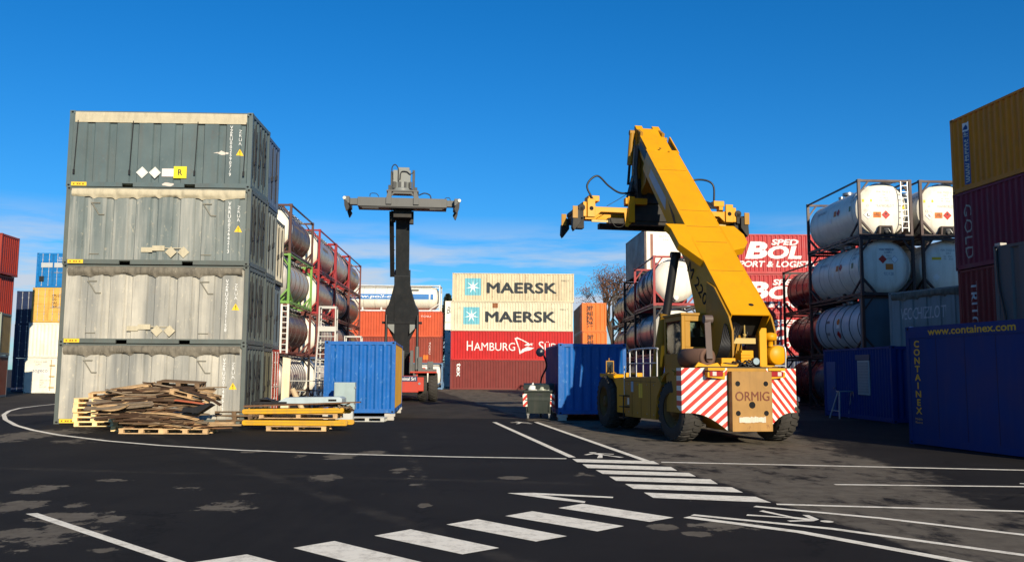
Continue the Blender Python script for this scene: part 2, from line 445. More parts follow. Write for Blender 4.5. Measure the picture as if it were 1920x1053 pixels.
def ground_mat():
    m = bpy.data.materials.new('asphalt'); m.use_nodes = True
    t = m.node_tree; n, l = t.nodes, t.links; b = n['Principled BSDF']
    tcx = n.new('ShaderNodeTexCoord'); sp = n.new('ShaderNodeSeparateXYZ'); l.new(tcx.outputs['Object'], sp.inputs[0])
    x, y = X(t, sp.outputs[0]), X(t, sp.outputs[1])
    def noise(sc, det=5, ro=.6, ms=None):
        q = n.new('ShaderNodeTexNoise'); q.inputs['Scale'].default_value = sc; q.inputs['Detail'].default_value = det; q.inputs['Roughness'].default_value = ro
        if ms:
            mm = n.new('ShaderNodeMapping'); mm.inputs['Scale'].default_value = ms; l.new(tcx.outputs['Object'], mm.inputs[0]); l.new(mm.outputs[0], q.inputs['Vector'])
        else: l.new(tcx.outputs['Object'], q.inputs['Vector'])
        return X(t, q.outputs[0])
    nb = noise(0.55, 8, .68); nf = noise(3.0, 7, .7); ns = noise(90, 2, .8); nl = noise(0.8, 6, .65, (1, .35, 1))
    def half(p, q, soft=1.0):      # > 0 on the right-hand side of p -> q
        d = (q - p); L = math.hypot(d.x, d.y); nx, ny = d.y / L, -d.x / L
        return x * nx + y * ny - (p.x * nx + p.y * ny)
    # dusty strip the machines use, on the right
    a1, a2 = G(1222, 866), G(1452, 943)
    right = half(a2, a1) * 6.0
    c1, c2 = G(1500, 808), G(1913, 950)
    left = half(c1, c2) * 1.6
    d1, d2 = G(1250, 972), G(1830, 1070)
    far = half(d2, d1) * 1.6
    band = right.min(left).min(far + 0.6)
    bandm = (band * 0.5 + (nl - 0.5) * 3.0 + (nf - .5) * 1.4 + 0.0).step(-.08, .55)
    bandm = bandm * (right + (nf - .5)).step(0, .3) * (noise(1.4, 7, .7, (1, .5, 1)) * 1.0).step(.36, .50)
    # old grey tarmac behind the newly laid sheet
    old = (y - 33.6 + (nb - .5) * 1.2).step(-.15, .15)
    rightold = (half(G(1005, 788), G(1225, 866)) * -1.0 + 0.0)
    oldr = ((x - y * 0.0 - 2.6) * 1.0).step(0.0, .6)
    # blown-in sand patches
    ell = [(70, 917, 46, 9), (25, 947, 45, 10), (345, 915, 42, 7), (425, 949, 62, 11), (100, 1005, 75, 34), (140, 968, 60, 12), (30, 1000, 60, 12), (455, 925, 30, 3), (210, 900, 30, 3),
           (215, 973, 22, 6), (195, 1030, 30, 6), (150, 945, 18, 5), (605, 895, 34, 7), (560, 855, 22, 5), (640, 855, 30, 6), (60, 815, 60, 14), (150, 826, 40, 6), (470, 846, 20, 3), (60, 775, 40, 6),
           (745, 882, 20, 6), (772, 895, 18, 5), (780, 908, 14, 3), (960, 895, 26, 3), (1095, 889, 30, 4), (725, 925, 12, 3), (795, 947, 14, 5), (1240, 987, 26, 5), (1410, 985, 90, 9), (1310, 1000, 20, 4), (705, 849, 30, 4)]
    pm = None
    for (px, py, hw, hh) in ell:
        c, tp, bt = G(px, py), G(px, py - hh), G(px, py + hh)
        ry = (tp.y - bt.y) / 2; cy = (tp.y + bt.y) / 2; rx = hw / F * cy
        u, v = (x - c.x) * (1 / rx), (y - cy) * (1 / ry)
        k = u * u + v * v
        pm = k if pm is None else pm.min(k)
    wide = noise(0.7, 6, .62, (1.0, .45, 1))
    fine = noise(6.0, 8, .75, (1.0, .6, 1)); patch = ((pm * -0.55 + 0.45) + (nf - .5) * 2.4 + (wide - .5) * 4.4 + (fine - .5) * 2.2).step(.0, .22) * (pm * -1.0 + 3.4).step(0, .8)
    spk = (noise(1.1, 9, .78, (1.4, .6, 1)) * 1.0).step(.63, .72) * .35
    dustf = bandm.max(patch).max(spk)
    def mixc(f, A, B):
        q = n.new('ShaderNodeMix'); q.data_type = 'RGBA'
        l.new(f.s, q.inputs[0])
        for k, v in ((6, A), (7, B)):
            if isinstance(v, tuple): q.inputs[k].default_value = (*v, 1)
            else: l.new(v, q.inputs[k])
        return q.outputs[2]
    asph = mixc(nb.step(.3, .7), (.0150, .0140, .0135), (.0215, .0198, .0185))
    trk = noise(.30, 4, .55, (1.0, .12, 1)); asph = mixc((trk.step(.52, .62) * (noise(5, 6, .7, (1, .2, 1)).step(.4, .7))) * .55, asph, (.0095, .0092, .0095)); asph = mixc((noise(9, 6, .8).step(.60, .78)) * .45, asph, (.030, .027, .024))
    cv = n.new('ShaderNodeTexVoronoi'); cv.feature = 'DISTANCE_TO_EDGE'; cv.inputs['Scale'].default_value = .21; wv = n.new('ShaderNodeVectorMath'); wv.operation = 'MULTIPLY_ADD'; l.new(nf.s, wv.inputs[0]); wv.inputs[1].default_value = (1.6, 1.6, 0); l.new(tcx.outputs['Object'], wv.inputs[2]); l.new(wv.outputs[0], cv.inputs['Vector'])
    crack = (X(t, cv.outputs['Distance']) * -1.0 + .010).step(0, .006) * noise(.35, 3, .5).step(.5, .58); asph = mixc(crack * .8, asph, (.006, .006, .006))
    sv = n.new('ShaderNodeTexVoronoi'); sv.inputs['Scale'].default_value = 2.2; l.new(tcx.outputs['Object'], sv.inputs['Vector']); dot = (X(t, sv.outputs['Distance']) * -1.0 + .03).step(0, .012) * noise(.9, 2, .5).step(.52, .56)
    asph = mixc(dot * .8, asph, (.30, .28, .24))
    asph = mixc(ns.step(.52, .75) * .5, asph, (.034, .032, .029))
    oldc = mixc(nl.step(.3, .7), (.034, .030, .026), (.056, .049, .041))
    col = mixc(old, asph, oldc)
    dustc = mixc(nf.step(.3, .7), (.122, .103, .078), (.188, .162, .124))
    p_, q_ = G(752, 806), G(806, 940)
    trail = (half(p_, q_)._op('ABSOLUTE') * -1.0 + .13 + (nf - .5) * .5).step(0, .14) * (y * -1.0 + p_.y).step(0, 1.5) * (y - q_.y).step(0, 2.0)
    p2_, q2_ = G(330, 830), G(930, 1040)
    tyre = (half(p2_, q2_)._op('ABSOLUTE') * -1.0 + .22 + (nf - .5) * .5).step(0, .2)
    p3_, q3_ = G(120, 880), G(1050, 905)
    tyre = tyre.max((half(p3_, q3_)._op('ABSOLUTE') * -1.0 + .25 + (nf - .5) * .6).step(0, .25)) * noise(.9, 6, .7).step(.38, .62)
    col = mixc(tyre * .14, col, dustc)
    col = mixc(dustf.max(trail * noise(2.2, 6, .75, (1, .5, 1)).step(.45, .62) * .5) * .80, col, dustc)
    l.new(col, b.inputs['Base Color'])
    b.inputs['Roughness'].default_value = .86; b.inputs['Specular IOR Level'].default_value = .08
    bp = n.new('ShaderNodeBump'); bp.inputs['Strength'].default_value = .55; bp.inputs['Distance'].default_value = .012
    l.new((ns * .8 + nf * .6).s, bp.inputs['Height']); l.new(bp.outputs[0], b.inputs['Normal'])
    return m
g = MB(); g.add([(-1500, -60, 0), (1500, -60, 0), (1500, 2500, 0), (-1500, 2500, 0)], [(0, 1, 2, 3)])
tag(g.build('ground', ground_mat()), kind='structure')

# ---------------------------------------------------------------- painted markings
def marking_mat():
    m = bpy.data.materials.new('road_paint'); m.use_nodes = True
    n, l = m.node_tree.nodes, m.node_tree.links; b = n['Principled BSDF']; b.inputs['Roughness'].default_value = .75
    t = n.new('ShaderNodeTexCoord')
    q = n.new('ShaderNodeTexNoise'); q.inputs['Scale'].default_value = 5; q.inputs['Detail'].default_value = 10; q.inputs['Roughness'].default_value = .82; l.new(t.outputs['Object'], q.inputs['Vector'])
    r = n.new('ShaderNodeMapRange'); r.inputs[1].default_value = .47; r.inputs[2].default_value = .68; r.inputs[4].default_value = .85; l.new(q.outputs[0], r.inputs[0])
    x = n.new('ShaderNodeMix'); x.data_type = 'RGBA'; l.new(r.outputs[0], x.inputs[0]); x.inputs[6].default_value = (.90, .83, .67, 1); x.inputs[7].default_value = (.38, .33, .25, 1)
    l.new(x.outputs[2], b.inputs['Base Color'])
    return m
PAINT = marking_mat()
ZM = 0.005
def mark_poly(name, pxs):
    m = MB(); pts = [G(*p) for p in pxs]
    m.add([(p.x, p.y, ZM) for p in pts], [list(range(len(pts)))])
    o = m.build(name, PAINT)
    if o.data.polygons[0].normal.z < 0: o.data.flip_normals()
    return tag(o, kind='structure')
def mark_line(name, pxs, w):
    pts = [G(*p) for p in pxs]; m = MB(); vv = []
    for i, p in enumerate(pts):
        d = pts[min(i + 1, len(pts) - 1)] - pts[max(0, i - 1)]; d.z = 0; d.normalize(); nn = Vector((-d.y, d.x, 0))
        vv += [p + nn * w / 2 + Vector((0, 0, ZM)), p - nn * w / 2 + Vector((0, 0, ZM))]
    m.add(vv, [(2 * i, 2 * i + 1, 2 * i + 3, 2 * i + 2) for i in range(len(pts) - 1)])
    o = m.build(name, PAINT, fix=False)
    for f in o.data.polygons:
        if f.normal.z < 0: f.flip()
    return tag(o, kind='structure')
mark_line('road_line', [(115, 756), (70, 760.5), (38, 764.5), (17, 770), (7, 777), (10, 786), (30, 797), (62, 806), (110, 815), (200, 826), (300, 834.5), (450, 843.5), (650, 851), (850, 856), (1062, 859.5)], .15)
mark_line('road_line', [(1240, 866), (1560, 873), (1960, 882)], .15)
mark_line('walkway_line', [(927, 791), (1073, 857)], .15)
mark_line('walkway_line', [(1005, 791), (1212, 863.5)], .15)
for q in ([(1073, 860), (1225, 864), (1237, 870), (1082, 866)], [(1092, 870), (1258, 875), (1270, 882), (1102, 877)], [(1117, 881), (1292, 886), (1305, 893), (1130, 888)],
          [(1142, 893), (1332, 898), (1346, 907), (1155, 901)], [(1172, 907), (1372, 913), (1393, 923), (1188, 916)], [(1207, 923), (1417, 931), (1446, 942), (1225, 933)],
          [(1047, 952), (1092, 944), (1263, 970), (1218, 978)], [(947, 967), (998, 958), (1170, 986), (1120, 996)], [(837, 983), (895, 973), (1063, 1005), (1005, 1015)],
          [(702, 1004), (770, 992), (936, 1027), (867, 1039)], [(550, 1027), (627, 1014), (800, 1056), (720, 1071)], [(350, 1056), (463, 1039), (650, 1088), (535, 1105)]):
    mark_poly('crosswalk_stripe', q)
mark_poly('yield_mark', [(951, 924), (1000, 923.5), (1150, 931), (1149, 933.5), (1012, 927.5), (1098, 939.5), (1096, 942.5), (1040, 936.5)])
mark_poly('road_line', [(48, 963), (70, 961.5), (420, 1077), (385, 1077)])
mark_line('road_line', [(1565, 908), (1960, 912.5)], .12)
mark_line('road_line', [(1456, 945), (1960, 959.5)], .12)
mark_line('road_line', [(1415, 949), (1650, 971), (1960, 1007)], .12)
mark_line('road_line', [(1298, 965), (1560, 991), (1960, 1046)], .12)
mark_line('road_line', [(1287, 969), (1500, 997), (1880, 1067)], .15)
mark_line('road_line', [(1912, 906), (1960, 909)], .10)
def pictogram(c, head, L, W):
    """walking figure lying on the road: c centre, head point gives the direction"""
    d = (head - c); d.z = 0; d.normalize(); r = Vector((d.y, -d.x, 0)); m = MB()
    def q(pts): m.add([tuple(c + r * (a * W) + d * (b * L) + Vector((0, 0, ZM))) for a, b in pts], [list(range(len(pts)))])
    q([(.10 * math.cos(k * .628), .42 + .075 * math.sin(k * .628)) for k in range(10)])
    q([(-.10, .30), (.12, .30), (.10, .0), (-.06, .0)])
    q([(-.06, 0), (.04, 0), (-.22, -.48), (-.36, -.48)]); q([(.02, 0), (.10, 0), (.36, -.44), (.22, -.48)])
    q([(.12, .30), (.10, .20), (.36, .06), (.42, .12)]); q([(-.10, .30), (-.08, .20), (-.36, .02), (-.42, .08)])
    o = m.build('pedestrian_symbol', PAINT, fix=False)
    for f in o.data.polygons:
        if f.normal.z < 0: f.flip()
    return tag(o, kind='structure')
pictogram(G(1127, 852.5), G(1100, 845), 1.3, .85)
pictogram(G(976, 792), G(950, 785), 1.3, .85)
pictogram(G(1484, 969.5), G(1640, 988), 1.05, .75)

# ---------------------------------------------------------------- tank containers
SEAM_ = [None]
def tank(label, loc, rz, fr, shell, end=None, L=6.06, W=2.44, H=2.59, r=1.13, rings=(), ringm=None, toprail=True, ladder=False, valve=True, group=None, zc=None, dome=.40, walk=True, name='tank_container', n=36, inset=.12):
    root = thing(name, label, 'tank container', loc, rz, group); c = Box(); c.root = root
    end = end or shell; zc = zc or H - r - .1
    m = MB(); a = .12
    for sx in (-1, 1):
        x0, x1 = sorted((sx * L / 2, sx * (L / 2 - a))); xm = (x0 + x1) / 2
        for sy in (-1, 1):
            y0, y1 = sorted((sy * W / 2, sy * (W / 2 - a)))
            m.box(x0, x1, y0, y1, .118, H - .118)
            for z in (0, H - .118):
                xa, xb = sorted((sx * (L / 2 + .004), sx * (L / 2 - .178))); ya, yb = sorted((sy * (W / 2 + .004), sy * (W / 2 - .162)))
                m.box(xa, xb, ya, yb, z, z + .118)
            m.bar((xm, sy * (W / 2 - .1), .75), (xm, sy * .55, .10), .09, .08)
            m.bar((xm, sy * (W / 2 - .1), H - .62), (xm, sy * .72, H - .08), .08, .07)
        m.box(x0 + .004, x1 - .004, -W / 2 + a, W / 2 - a, .02, .14); m.box(x0 + .004, x1 - .004, -W / 2 + a, W / 2 - a, H - .11, H - .015)
    for sy in (-1, 1):
        yc = sy * (W / 2 - .06)
        m.box(-L / 2 + .178, L / 2 - .178, yc - .05, yc + .05, .03, .14)
        if toprail: m.box(-L / 2 + .178, L / 2 - .178, yc - .035, yc + .035, H - .09, H - .02)
        for sx in (-1, 1): m.bar((sx * (L / 2 - .12), yc, .75), (sx * (L / 2 - 1.1), yc, .12), .07, .07)
    for x in (-1.9, 0, 1.9): m.box(x - .07, x + .07, -.75, .75, .08, zc - r + .22)
    m.build('frame', fr, root)
    hl = L / 2 - inset; q = MB()
    q.lathe([(-hl + dome, r), (hl - dome, r)], (0, 0, zc), (1, 0, 0), n, caps=False)
    q.build('tank_shell', shell, root, fix=False)
    for sx in (-1, 1):
        q = MB(); pr = []
        for k in range(9):
            t = 1 - k / 8; t = max(t, 0.02); pr.append((hl - dome + dome * math.sqrt(max(0, 1 - t ** 2.6)), r * t))
        q.lathe(pr, (0, 0, zc), (sx, 0, 0), n)
        q.lathe([(hl - dome - .12, r + .012), (hl - dome + .02, r + .012)], (0, 0, zc), (sx, 0, 0), n, caps=False)
        q.build('end_dome', end, root)
    if not rings:                                   # cladding seams every shell has
        q = MB()
        for x in (-1.75, -.6, .6, 1.75): q.lathe([(x - .012, r + .001), (x - .012, r + .006), (x + .012, r + .006), (x + .012, r + .001)], (0, 0, zc), (1, 0, 0), n, caps=False)
        q.build('cladding_seam', plain('cladding_seam_grey', (.22, .21, .20)), root)
    for k, x in enumerate(rings):
        q = MB(); q.lathe([(x - .03, r + .002), (x - .03, r + .02), (x + .03, r + .02), (x + .03, r + .002)], (0, 0, zc), (1, 0, 0), n, caps=False)
        q.build('band', ringm or shell, root)
    if walk:
        q = MB()
        for k in range(5): q.box(-L / 2 + .2, L / 2 - .2, -.62 + k * .12, -.55 + k * .12, H - .06, H - .02)
        for k in range(8): x = -L / 2 + .3 + k * (L - .6) / 7; q.box(x - .03, x + .03, -.66, .0, H - .09, H - .06)
        q.build('walkway', GALV, root)
        q = MB(); q.tube((0, .35, H - .14), (0, .35, H - .02), .25, n=16); q.tube((.9, .3, H - .14), (.9, .3, H - .03), .12, n=12); q.build('manhole', STEEL, root)
    if ladder:
        q = MB(); y0 = -W / 2 + .33; x = -L / 2 + .03
        for yy in (y0, y0 + .36): q.bar((x, yy, .2), (x, yy, H - .05), .035)
        for k in range(8): q.bar((x, y0, .4 + k * .29), (x, y0 + .36, .4 + k * .29), .025)
        q.build('ladder', GALV, root)
    if valve:
        q = MB(); x = -L / 2 + .14
        q.tube((x + .25, 0, .42), (x + .02, 0, .42), .11, n=14); q.tube((x + .12, 0, .5), (x + .12, 0, .72), .05, n=10); q.bar((x + .1, -.12, .72), (x + .1, .12, .72), .04)
        q.build('outlet_valve', STEEL, root)
    # decal frames: end facing local -x, side facing local -y (front) and +y (back)
    hx = hl
    def dome_x(rr): return hl - dome + dome * math.sqrt(max(0, 1 - min(1, rr / r) ** 2.6))
    class EndFace(Face):
        def place(s, off):
            def fn(u, z, lift=0.0):
                rr = math.hypot(u, z - zc); return Vector((-dome_x(rr) - off - lift, -u, z))
            return fn
    class SideFace(Face):
        def __init__(s, sg): s.sg = sg; s.n = Vector((0, sg, 0)); s.prof = (None, None)
        def place(s, off):
            def fn(u, z, lift=0.0):
                dz = max(-r, min(r, z - zc)); yy = math.sqrt(max(0, (r + off + lift) ** 2 - dz * dz)); return Vector((u * (-s.sg), s.sg * yy, z))
            return fn
    ef = EndFace((0, 0, 0), (0, -1, 0), (-1, 0, 0)); c.zc = zc; c.r = r
    c.end = ef; c.side = SideFace(-1); c.back = SideFace(1); c.back.prof = c.side.prof = None
    return c
PLAC_RED = plain('placard_red', (.62, .03, .02)); PLAC_ORANGE = plain('placard_orange', (.85, .22, .02)); PLAC_WHITE = plain('placard_white', (.8, .8, .78)); PLAC_YEL = plain('placard_yellow', (.85, .55, .03))
BLUE_TXT = plain('blue_lettering', (.03, .10, .30))
GREY_TXT = plain('grey_lettering', (.28, .29, .30))
YEL_TXT = plain('yellow_lettering', (.62, .44, .02), .55)
def subdiv_face(face, parent, pts, mat, name, off):
    return face.poly(parent, pts, mat, name, off)
def placards(c, face, u, z, s=.16, order='owr'):
    """orange plate, white diamond, red diamond"""
    for k, ch in enumerate(order):
        x = u + k * s * 2.3
        if ch == 'o':
            face.rect(c.root, x - s, z - s * .75, 2 * s, 1.5 * s, PLAC_ORANGE, 'hazard_plate', .012)
            face.rect(c.root, x - s * .9, z - .012, 1.8 * s, .024, BLACK_TXT, 'hazard_plate_rule', .015)
            face.text(c.root, '33', x - s * .35, z + s * .14, s * .7, s * .45, BLACK_TXT, name='hazard_number', off=.015); face.text(c.root, '1170', x - s * .6, z - s * .6, s * 1.2, s * .42, BLACK_TXT, name='hazard_number', off=.015)
        elif ch == 'w':
            face.diamond(c.root, x, z, s * 1.15, BLUE_TXT, 'hazard_diamond', .010); face.diamond(c.root, x, z, s * 1.07, PLAC_WHITE, 'hazard_diamond_face', .013)
            face.poly(c.root, [(x - .05, z + .06), (x - .02, z + .06), (x - .01, z - .03), (x + .07, z - .03), (x + .07, z - .06), (x - .04, z - .06)], BLACK_TXT, 'hazard_symbol', .016)
        elif ch == 'r':
            face.diamond(c.root, x, z, s * 1.15, PLAC_RED, 'hazard_diamond', .012)
            face.poly(c.root, [(x - .03, z + .01), (x + .035, z + .01), (x + .04, z + .06), (x + .005, z + .10), (x - .035, z + .05)], BLACK_TXT, 'hazard_symbol', .015)
# ---------------------------------------------------------------- wheels
RIMY = None
def wheel(parent, c, r, w, side, tyre=RUBBER, rim=None, steer=0.0, lugs=26):
    """axis along local x; side = -1 or +1 gives the outer face"""
    M = Matrix.Translation(Vector(c)) @ Matrix.Rotation(steer, 4, 'Z')
    m = MB()
    pr = [(-w / 2, r * .56), (-w / 2 - .01, r * .62), (-w / 2, r * .86), (-w / 2 + .05, r * .955), (0, r * .965), (w / 2 - .05, r * .955), (w / 2, r * .86), (w / 2 + .01, r * .62), (w / 2, r * .56)]
    q = MB(); q.lathe(pr, (0, 0, 0), (1, 0, 0), 40, caps=False)
    m.add([M @ p for p in q.v], q.f, 0, True)
    for k in range(lugs):
        a = 2 * math.pi * k / lugs
        for sg in (-1, 1):
            aa = a + (math.pi / lugs if sg > 0 else 0)
            pts = []
            for (xx, da, rr) in ((0, 0, r), (sg * w * .28, .05, r), (sg * w * .5, .13, r * .93)):
                for dd in (-.062, .062):
                    an = aa + da + dd
                    pts.append((xx, rr * math.cos(an), rr * math.sin(an)))
            base = [(p[0], p[1] * .94, p[2] * .94) for p in pts]
            m.add([M @ Vector(p) for p in pts + base], [(0, 2, 3, 1), (2, 4, 5, 3), (0, 6, 8, 2), (2, 8, 10, 4), (1, 3, 9, 7), (3, 5, 11, 9), (4, 10, 11, 5), (0, 1, 7, 6)])
    t = m.build('wheel', tyre, parent)
    q = MB(); h = MB()
    q.lathe([(side * (w / 2 - .02), r * .57), (side * (w / 2 - .05), r * .50), (side * (w / 2 - .16), r * .44), (side * (w / 2 - .18), r * .22), (side * (w / 2 - .04), r * .20), (side * (w / 2 - .03), .02)], (0, 0, 0), (1, 0, 0), 28, caps=False)
    for k in range(10):
        a = 2 * math.pi * k / 10; q.tube((side * (w / 2 - .18), r * .33 * math.cos(a), r * .33 * math.sin(a)), (side * (w / 2 - .13), r * .33 * math.cos(a), r * .33 * math.sin(a)), .022, n=6)
    h.add([M @ p for p in q.v], q.f); h.sm = list(q.sm); h.m = list(q.m)
    h.build('rim', rim, t)
    return t

# ---------------------------------------------------------------- yellow reach stacker
YEL = paint('machine_yellow', (.80, .362, .003), .45, .05, .16, (.36, .19, .03), .05, spec=.22, fleck=.04, fleckc=(.5, .27, .05))
YELD = paint('machine_yellow_worn_shaded', (.50, .25, .018), .5, .10, .35, (.16, .11, .05), .10)  # same yellow, worn, with the shade of the unlit flanks in its colour
RIMY = paint('dusty_yellow_rim', (.16, .085, .02), .7, .2, .5, (.05, .04, .03), .2)
TAN = paint('worn_tan_plate', (.50, .27, .075), .55, .16, .55, (.20, .11, .04), .25)
SOOT_SHADE = paint('soot_and_shade_dark', (.024, .022, .02), .6, .2, .3, (.10, .08, .05), .1)  # dark machine parts; also colours the shade inside the boom end
RUSTY = paint('rusty_steel', (.20, .11, .075), .8, .2, .4, (.10, .05, .03), .35)
DGREY = paint('dark_grey_machine', (.040, .045, .050), .45, .1, .25, (.12, .11, .10), .03)
def stripe_mat(name, direction, width=.088):
    m = bpy.data.materials.new(name); m.use_nodes = True
    t = m.node_tree; n, l = t.nodes, t.links; b = n['Principled BSDF']; b.inputs['Roughness'].default_value = .45
    c = n.new('ShaderNodeTexCoord'); sp = n.new('ShaderNodeSeparateXYZ'); l.new(c.outputs['Object'], sp.inputs[0])
    v = (X(t, sp.outputs[0]) * direction + X(t, sp.outputs[2])) * (.7071 / (2 * width)) + 20.0
    f = v._op('FRACT').step(.497, .503)
    q = n.new('ShaderNodeTexNoise'); q.inputs['Scale'].default_value = 6; q.inputs['Detail'].default_value = 8; q.inputs['Roughness'].default_value = .75; l.new(c.outputs['Object'], q.inputs['Vector'])
    x = n.new('ShaderNodeMix'); x.data_type = 'RGBA'; l.new(f.s, x.inputs[0]); x.inputs[6].default_value = (.52, .045, .03, 1); x.inputs[7].default_value = (.80, .75, .66, 1)
    r = n.new('ShaderNodeMapRange'); r.inputs[1].default_value = .60; r.inputs[2].default_value = .72; r.inputs[4].default_value = .7; l.new(q.outputs[0], r.inputs[0])
    y = n.new('ShaderNodeMix'); y.data_type = 'RGBA'; l.new(r.outputs[0], y.inputs[0]); l.new(x.outputs[2], y.inputs[6]); y.inputs[7].default_value = (.38, .26, .16, 1)
    l.new(y.outputs[2], b.inputs['Base Color'])
    return m
STR_L, STR_R = stripe_mat('red_white_stripes', -1.0), stripe_mat('red_white_stripes_mirrored', 1.0)
LENS = plain('red_lens', (.42, .015, .02), .2); CHROME = plain('lamp_reflector', (.8, .8, .8), .15, .9)

rs = thing('reach_stacker', 'yellow reach stacker with raised boom and red-white striped rear counterweight', 'reach stacker', (5.86, 22.0, 0), R(10.5))
yz = lambda u, v, w: Vector((w, u, v))
xz = lambda u, v, w: Vector((u, w, v))
xy = lambda u, v, w: Vector((u, v, w))
# counterweight with striped wings
def arc_edge(x0, z0, x1, z1, sag, n=8):
    return [(x0 + (x1 - x0) * k / n, z0 + (z1 - z0) * k / n + sag * math.sin(math.pi * k / n)) for k in range(n + 1)]
def wing(s):
    xi, xo = s * .52, s * 1.55
    low = arc_edge(xi, .34, xo, .76, .15)
    return [(xi, 1.88)] + low + [(xo, 1.88)]
m = MB()
for s in (-1, 1):
    o = wing(s)
    m.prism(o, lambda u, v, w: Vector((u, w + (abs(u) - .52) * .42 + .03, v)), 0.0, 1.05)
m.box(-.52, .52, .03, 1.4, .34, 1.88)
m.box(-1.50, 1.50, .95, 1.6, .95, 1.80)
m.build('counterweight', YELD, rs)
for s in (-1, 1):
    m = MB(); o = wing(s)
    m.prism(o, lambda u, v, w: Vector((u, w + (abs(u) - .52) * .42 + .03, v)), -.012, -.003)
    # side return of the panel
    m.add([(s * 1.553, .46, .76), (s * 1.553, .78, .90), (s * 1.553, .78, 1.88), (s * 1.553, .46, 1.88)], [(0, 1, 2, 3)])
    m.build('striped_panel', STR_L if s < 0 else STR_R, rs)
m = MB(); m.box(-.50, .56, -.20, .028, .335, 1.80); rp = m.build('rear_plate', TAN, rs, .012)
f = Face((0.02, -.20, 0), (1, 0, 0), (0, -1, 0))
def disc(face, parent, u, z, r, mat, name, off=.004, n=18):
    return face.poly(parent, [(u + r * math.cos(2 * math.pi * k / n), z + r * math.sin(2 * math.pi * k / n)) for k in range(n)], mat, name, off)
for (u, z, r) in ((-.37, 1.50, .065), (.37, 1.50, .065), (-.37, .78, .065), (.37, .78, .065), (0, .98, .085)):
    q = MB(); q.tube((.02 + u, -.204, z), (.02 + u, -.196, z), r + .02, n=18); q.tube((.02 + u, -.2055, z), (.02 + u, -.2045, z), r, n=18, mi=1); q.build('bolt_hole', [TAN, DARK], rp)
f.text(rp, 'ORMIG', -.44, 1.08, .90, .23, plain('rust_brown_lettering', (.20, .055, .025), .7), bold=.01, name='raised_lettering', off=.006)
m = MB()
for k in range(14): m.box(-.33 + k * .05, -.282 + k * .05, -.215, -.198, .56 + random.uniform(-.012, .01), .69 + random.uniform(-.01, .015))
m.build('worn_label', paint('pale_label', (.62, .56, .46), .7, .15, .4), rp)
for s in (-1, 1):
    m = MB(); a, b = sorted((s * .58, s * 1.03))
    m.prism([(a, 1.60), (b, 1.66), (b, 1.78), (a, 1.78)] if s > 0 else [(a, 1.66), (b, 1.60), (b, 1.78), (a, 1.78)], xz, .02, .20)
    m.box(a, b, -.0, .2, 1.82, 1.885)
    hs = m.build('tail_light_housing', YEL, rs)
    m = MB(); m.box(a + .05, b - .06, -.012, .03, 1.68, 1.80); m.build('tail_light', LENS, hs)
    m = MB(); xx = (a + b) / 2 + .06 * s; m.box(xx - .05, xx + .05, -.016, .0, 1.69, 1.79); m.build('clear_lens', plain('clear_lens', (.7, .55, .5), .2), hs)
# chassis, deck and side bodies
m = MB(); m.box(-.95, .95, 1.4, 7.2, .62, 1.30); m.box(-1.15, 1.15, 1.4, 6.2, 1.30, 1.58); m.build('chassis', SOOT_SHADE, rs)
def side_body(s):
    m = MB(); a, b = sorted((s * .95, s * 1.60))
    m.prism([(2.25, .50), (4.9, .46), (4.9, 1.62), (2.05, 1.66), (1.75, 1.45), (2.1, 1.1)], yz, a, b)
    return m.build('side_body', YELD, rs, .02)
for s in (-1, 1):
    sb = side_body(s)
    m = MB(); a, b = sorted((s * .95, s * 1.58))
    m.prism([(5.0, .55), (5.75, .55), (5.75, 1.3), (6.15, 1.70), (7.6, 1.72), (7.6, 1.62), (6.2, 1.58), (5.0, 1.62)], yz, a, b); m.box(a, b, 4.985, 5.0, .6, 1.75)
    m.build('front_fender', YEL, rs, .015)
    m = MB(); arch = [(1.2 + .98 * math.cos(t), .86 + .98 * math.sin(t)) for t in [1.95 * k / 12 for k in range(13)]]; arch2 = [(1.2 + .90 * math.cos(t), .86 + .90 * math.sin(t)) for t in [1.95 * (12 - k) / 12 for k in range(13)]]
    m.prism(arch + arch2, yz, a, b); m.build('wheel_arch', YELD, rs)
m = MB()
for yy in (2.6, 3.4, 4.2): m.box(-1.606, -1.60, yy, yy + .012, .52, 1.58)
m.box(-1.606, -1.60, 2.2, 4.85, 1.50, 1.512); m.build('panel_joint', BLACK, rs)
m = MB()
for yy in (2.35, 2.9, 3.7, 4.5):
    for zz in (.62, 1.42): m.tube((-1.60, yy, zz), (-1.615, yy, zz), .02, n=6)
m.build('bolt_row', STEEL, rs)
m = MB()
for k in range(3): m.box(-1.80, -1.60, 4.45, 4.85, .42 + .32 * k, .45 + .32 * k); m.bar((-1.78, 4.47, .40), (-1.78, 4.47, 1.10), .03) if k == 0 else None
m.build('access_step', BLACK, rs)
sf = Face((-1.602, 3.4, 0), (0, -1, 0), (-1, 0, 0))
sf.rect(rs, -.2, 1.05, .32, .40, PLAC_YEL, 'warning_sticker'); sf.rect(rs, -.9, 1.2, .22, .30, plain('blue_sticker', (.35, .5, .65)), 'information_sticker'); sf.rect(rs, -1.25, .82, .18, .20, PLAC_WHITE, 'information_sticker')
m = MB()
for k in range(6): m.path([(-1.35 + k * .03, 4.97, 1.70), (-1.42 + k * .05, 4.92, 1.45), (-1.33 + k * .04 + .04 * math.sin(k), 4.94, 1.15), (-1.36 + k * .045, 4.95, .85 + .06 * k)], .014, 6)
m.build('hydraulic_hose', RUSTY, rs)
m = MB(); m.box(-1.05, 1.05, .3, 1.5, 1.88, 1.915); m.box(-1.15, 1.15, 1.5, 4.95, 1.58, 1.63); m.build('deck', SOOT_SHADE, rs)
for s in (-1, 1): wheel(rs, (s * 1.30, 1.20, .80), .80, .52, s, rim=RIMY, steer=R(7))
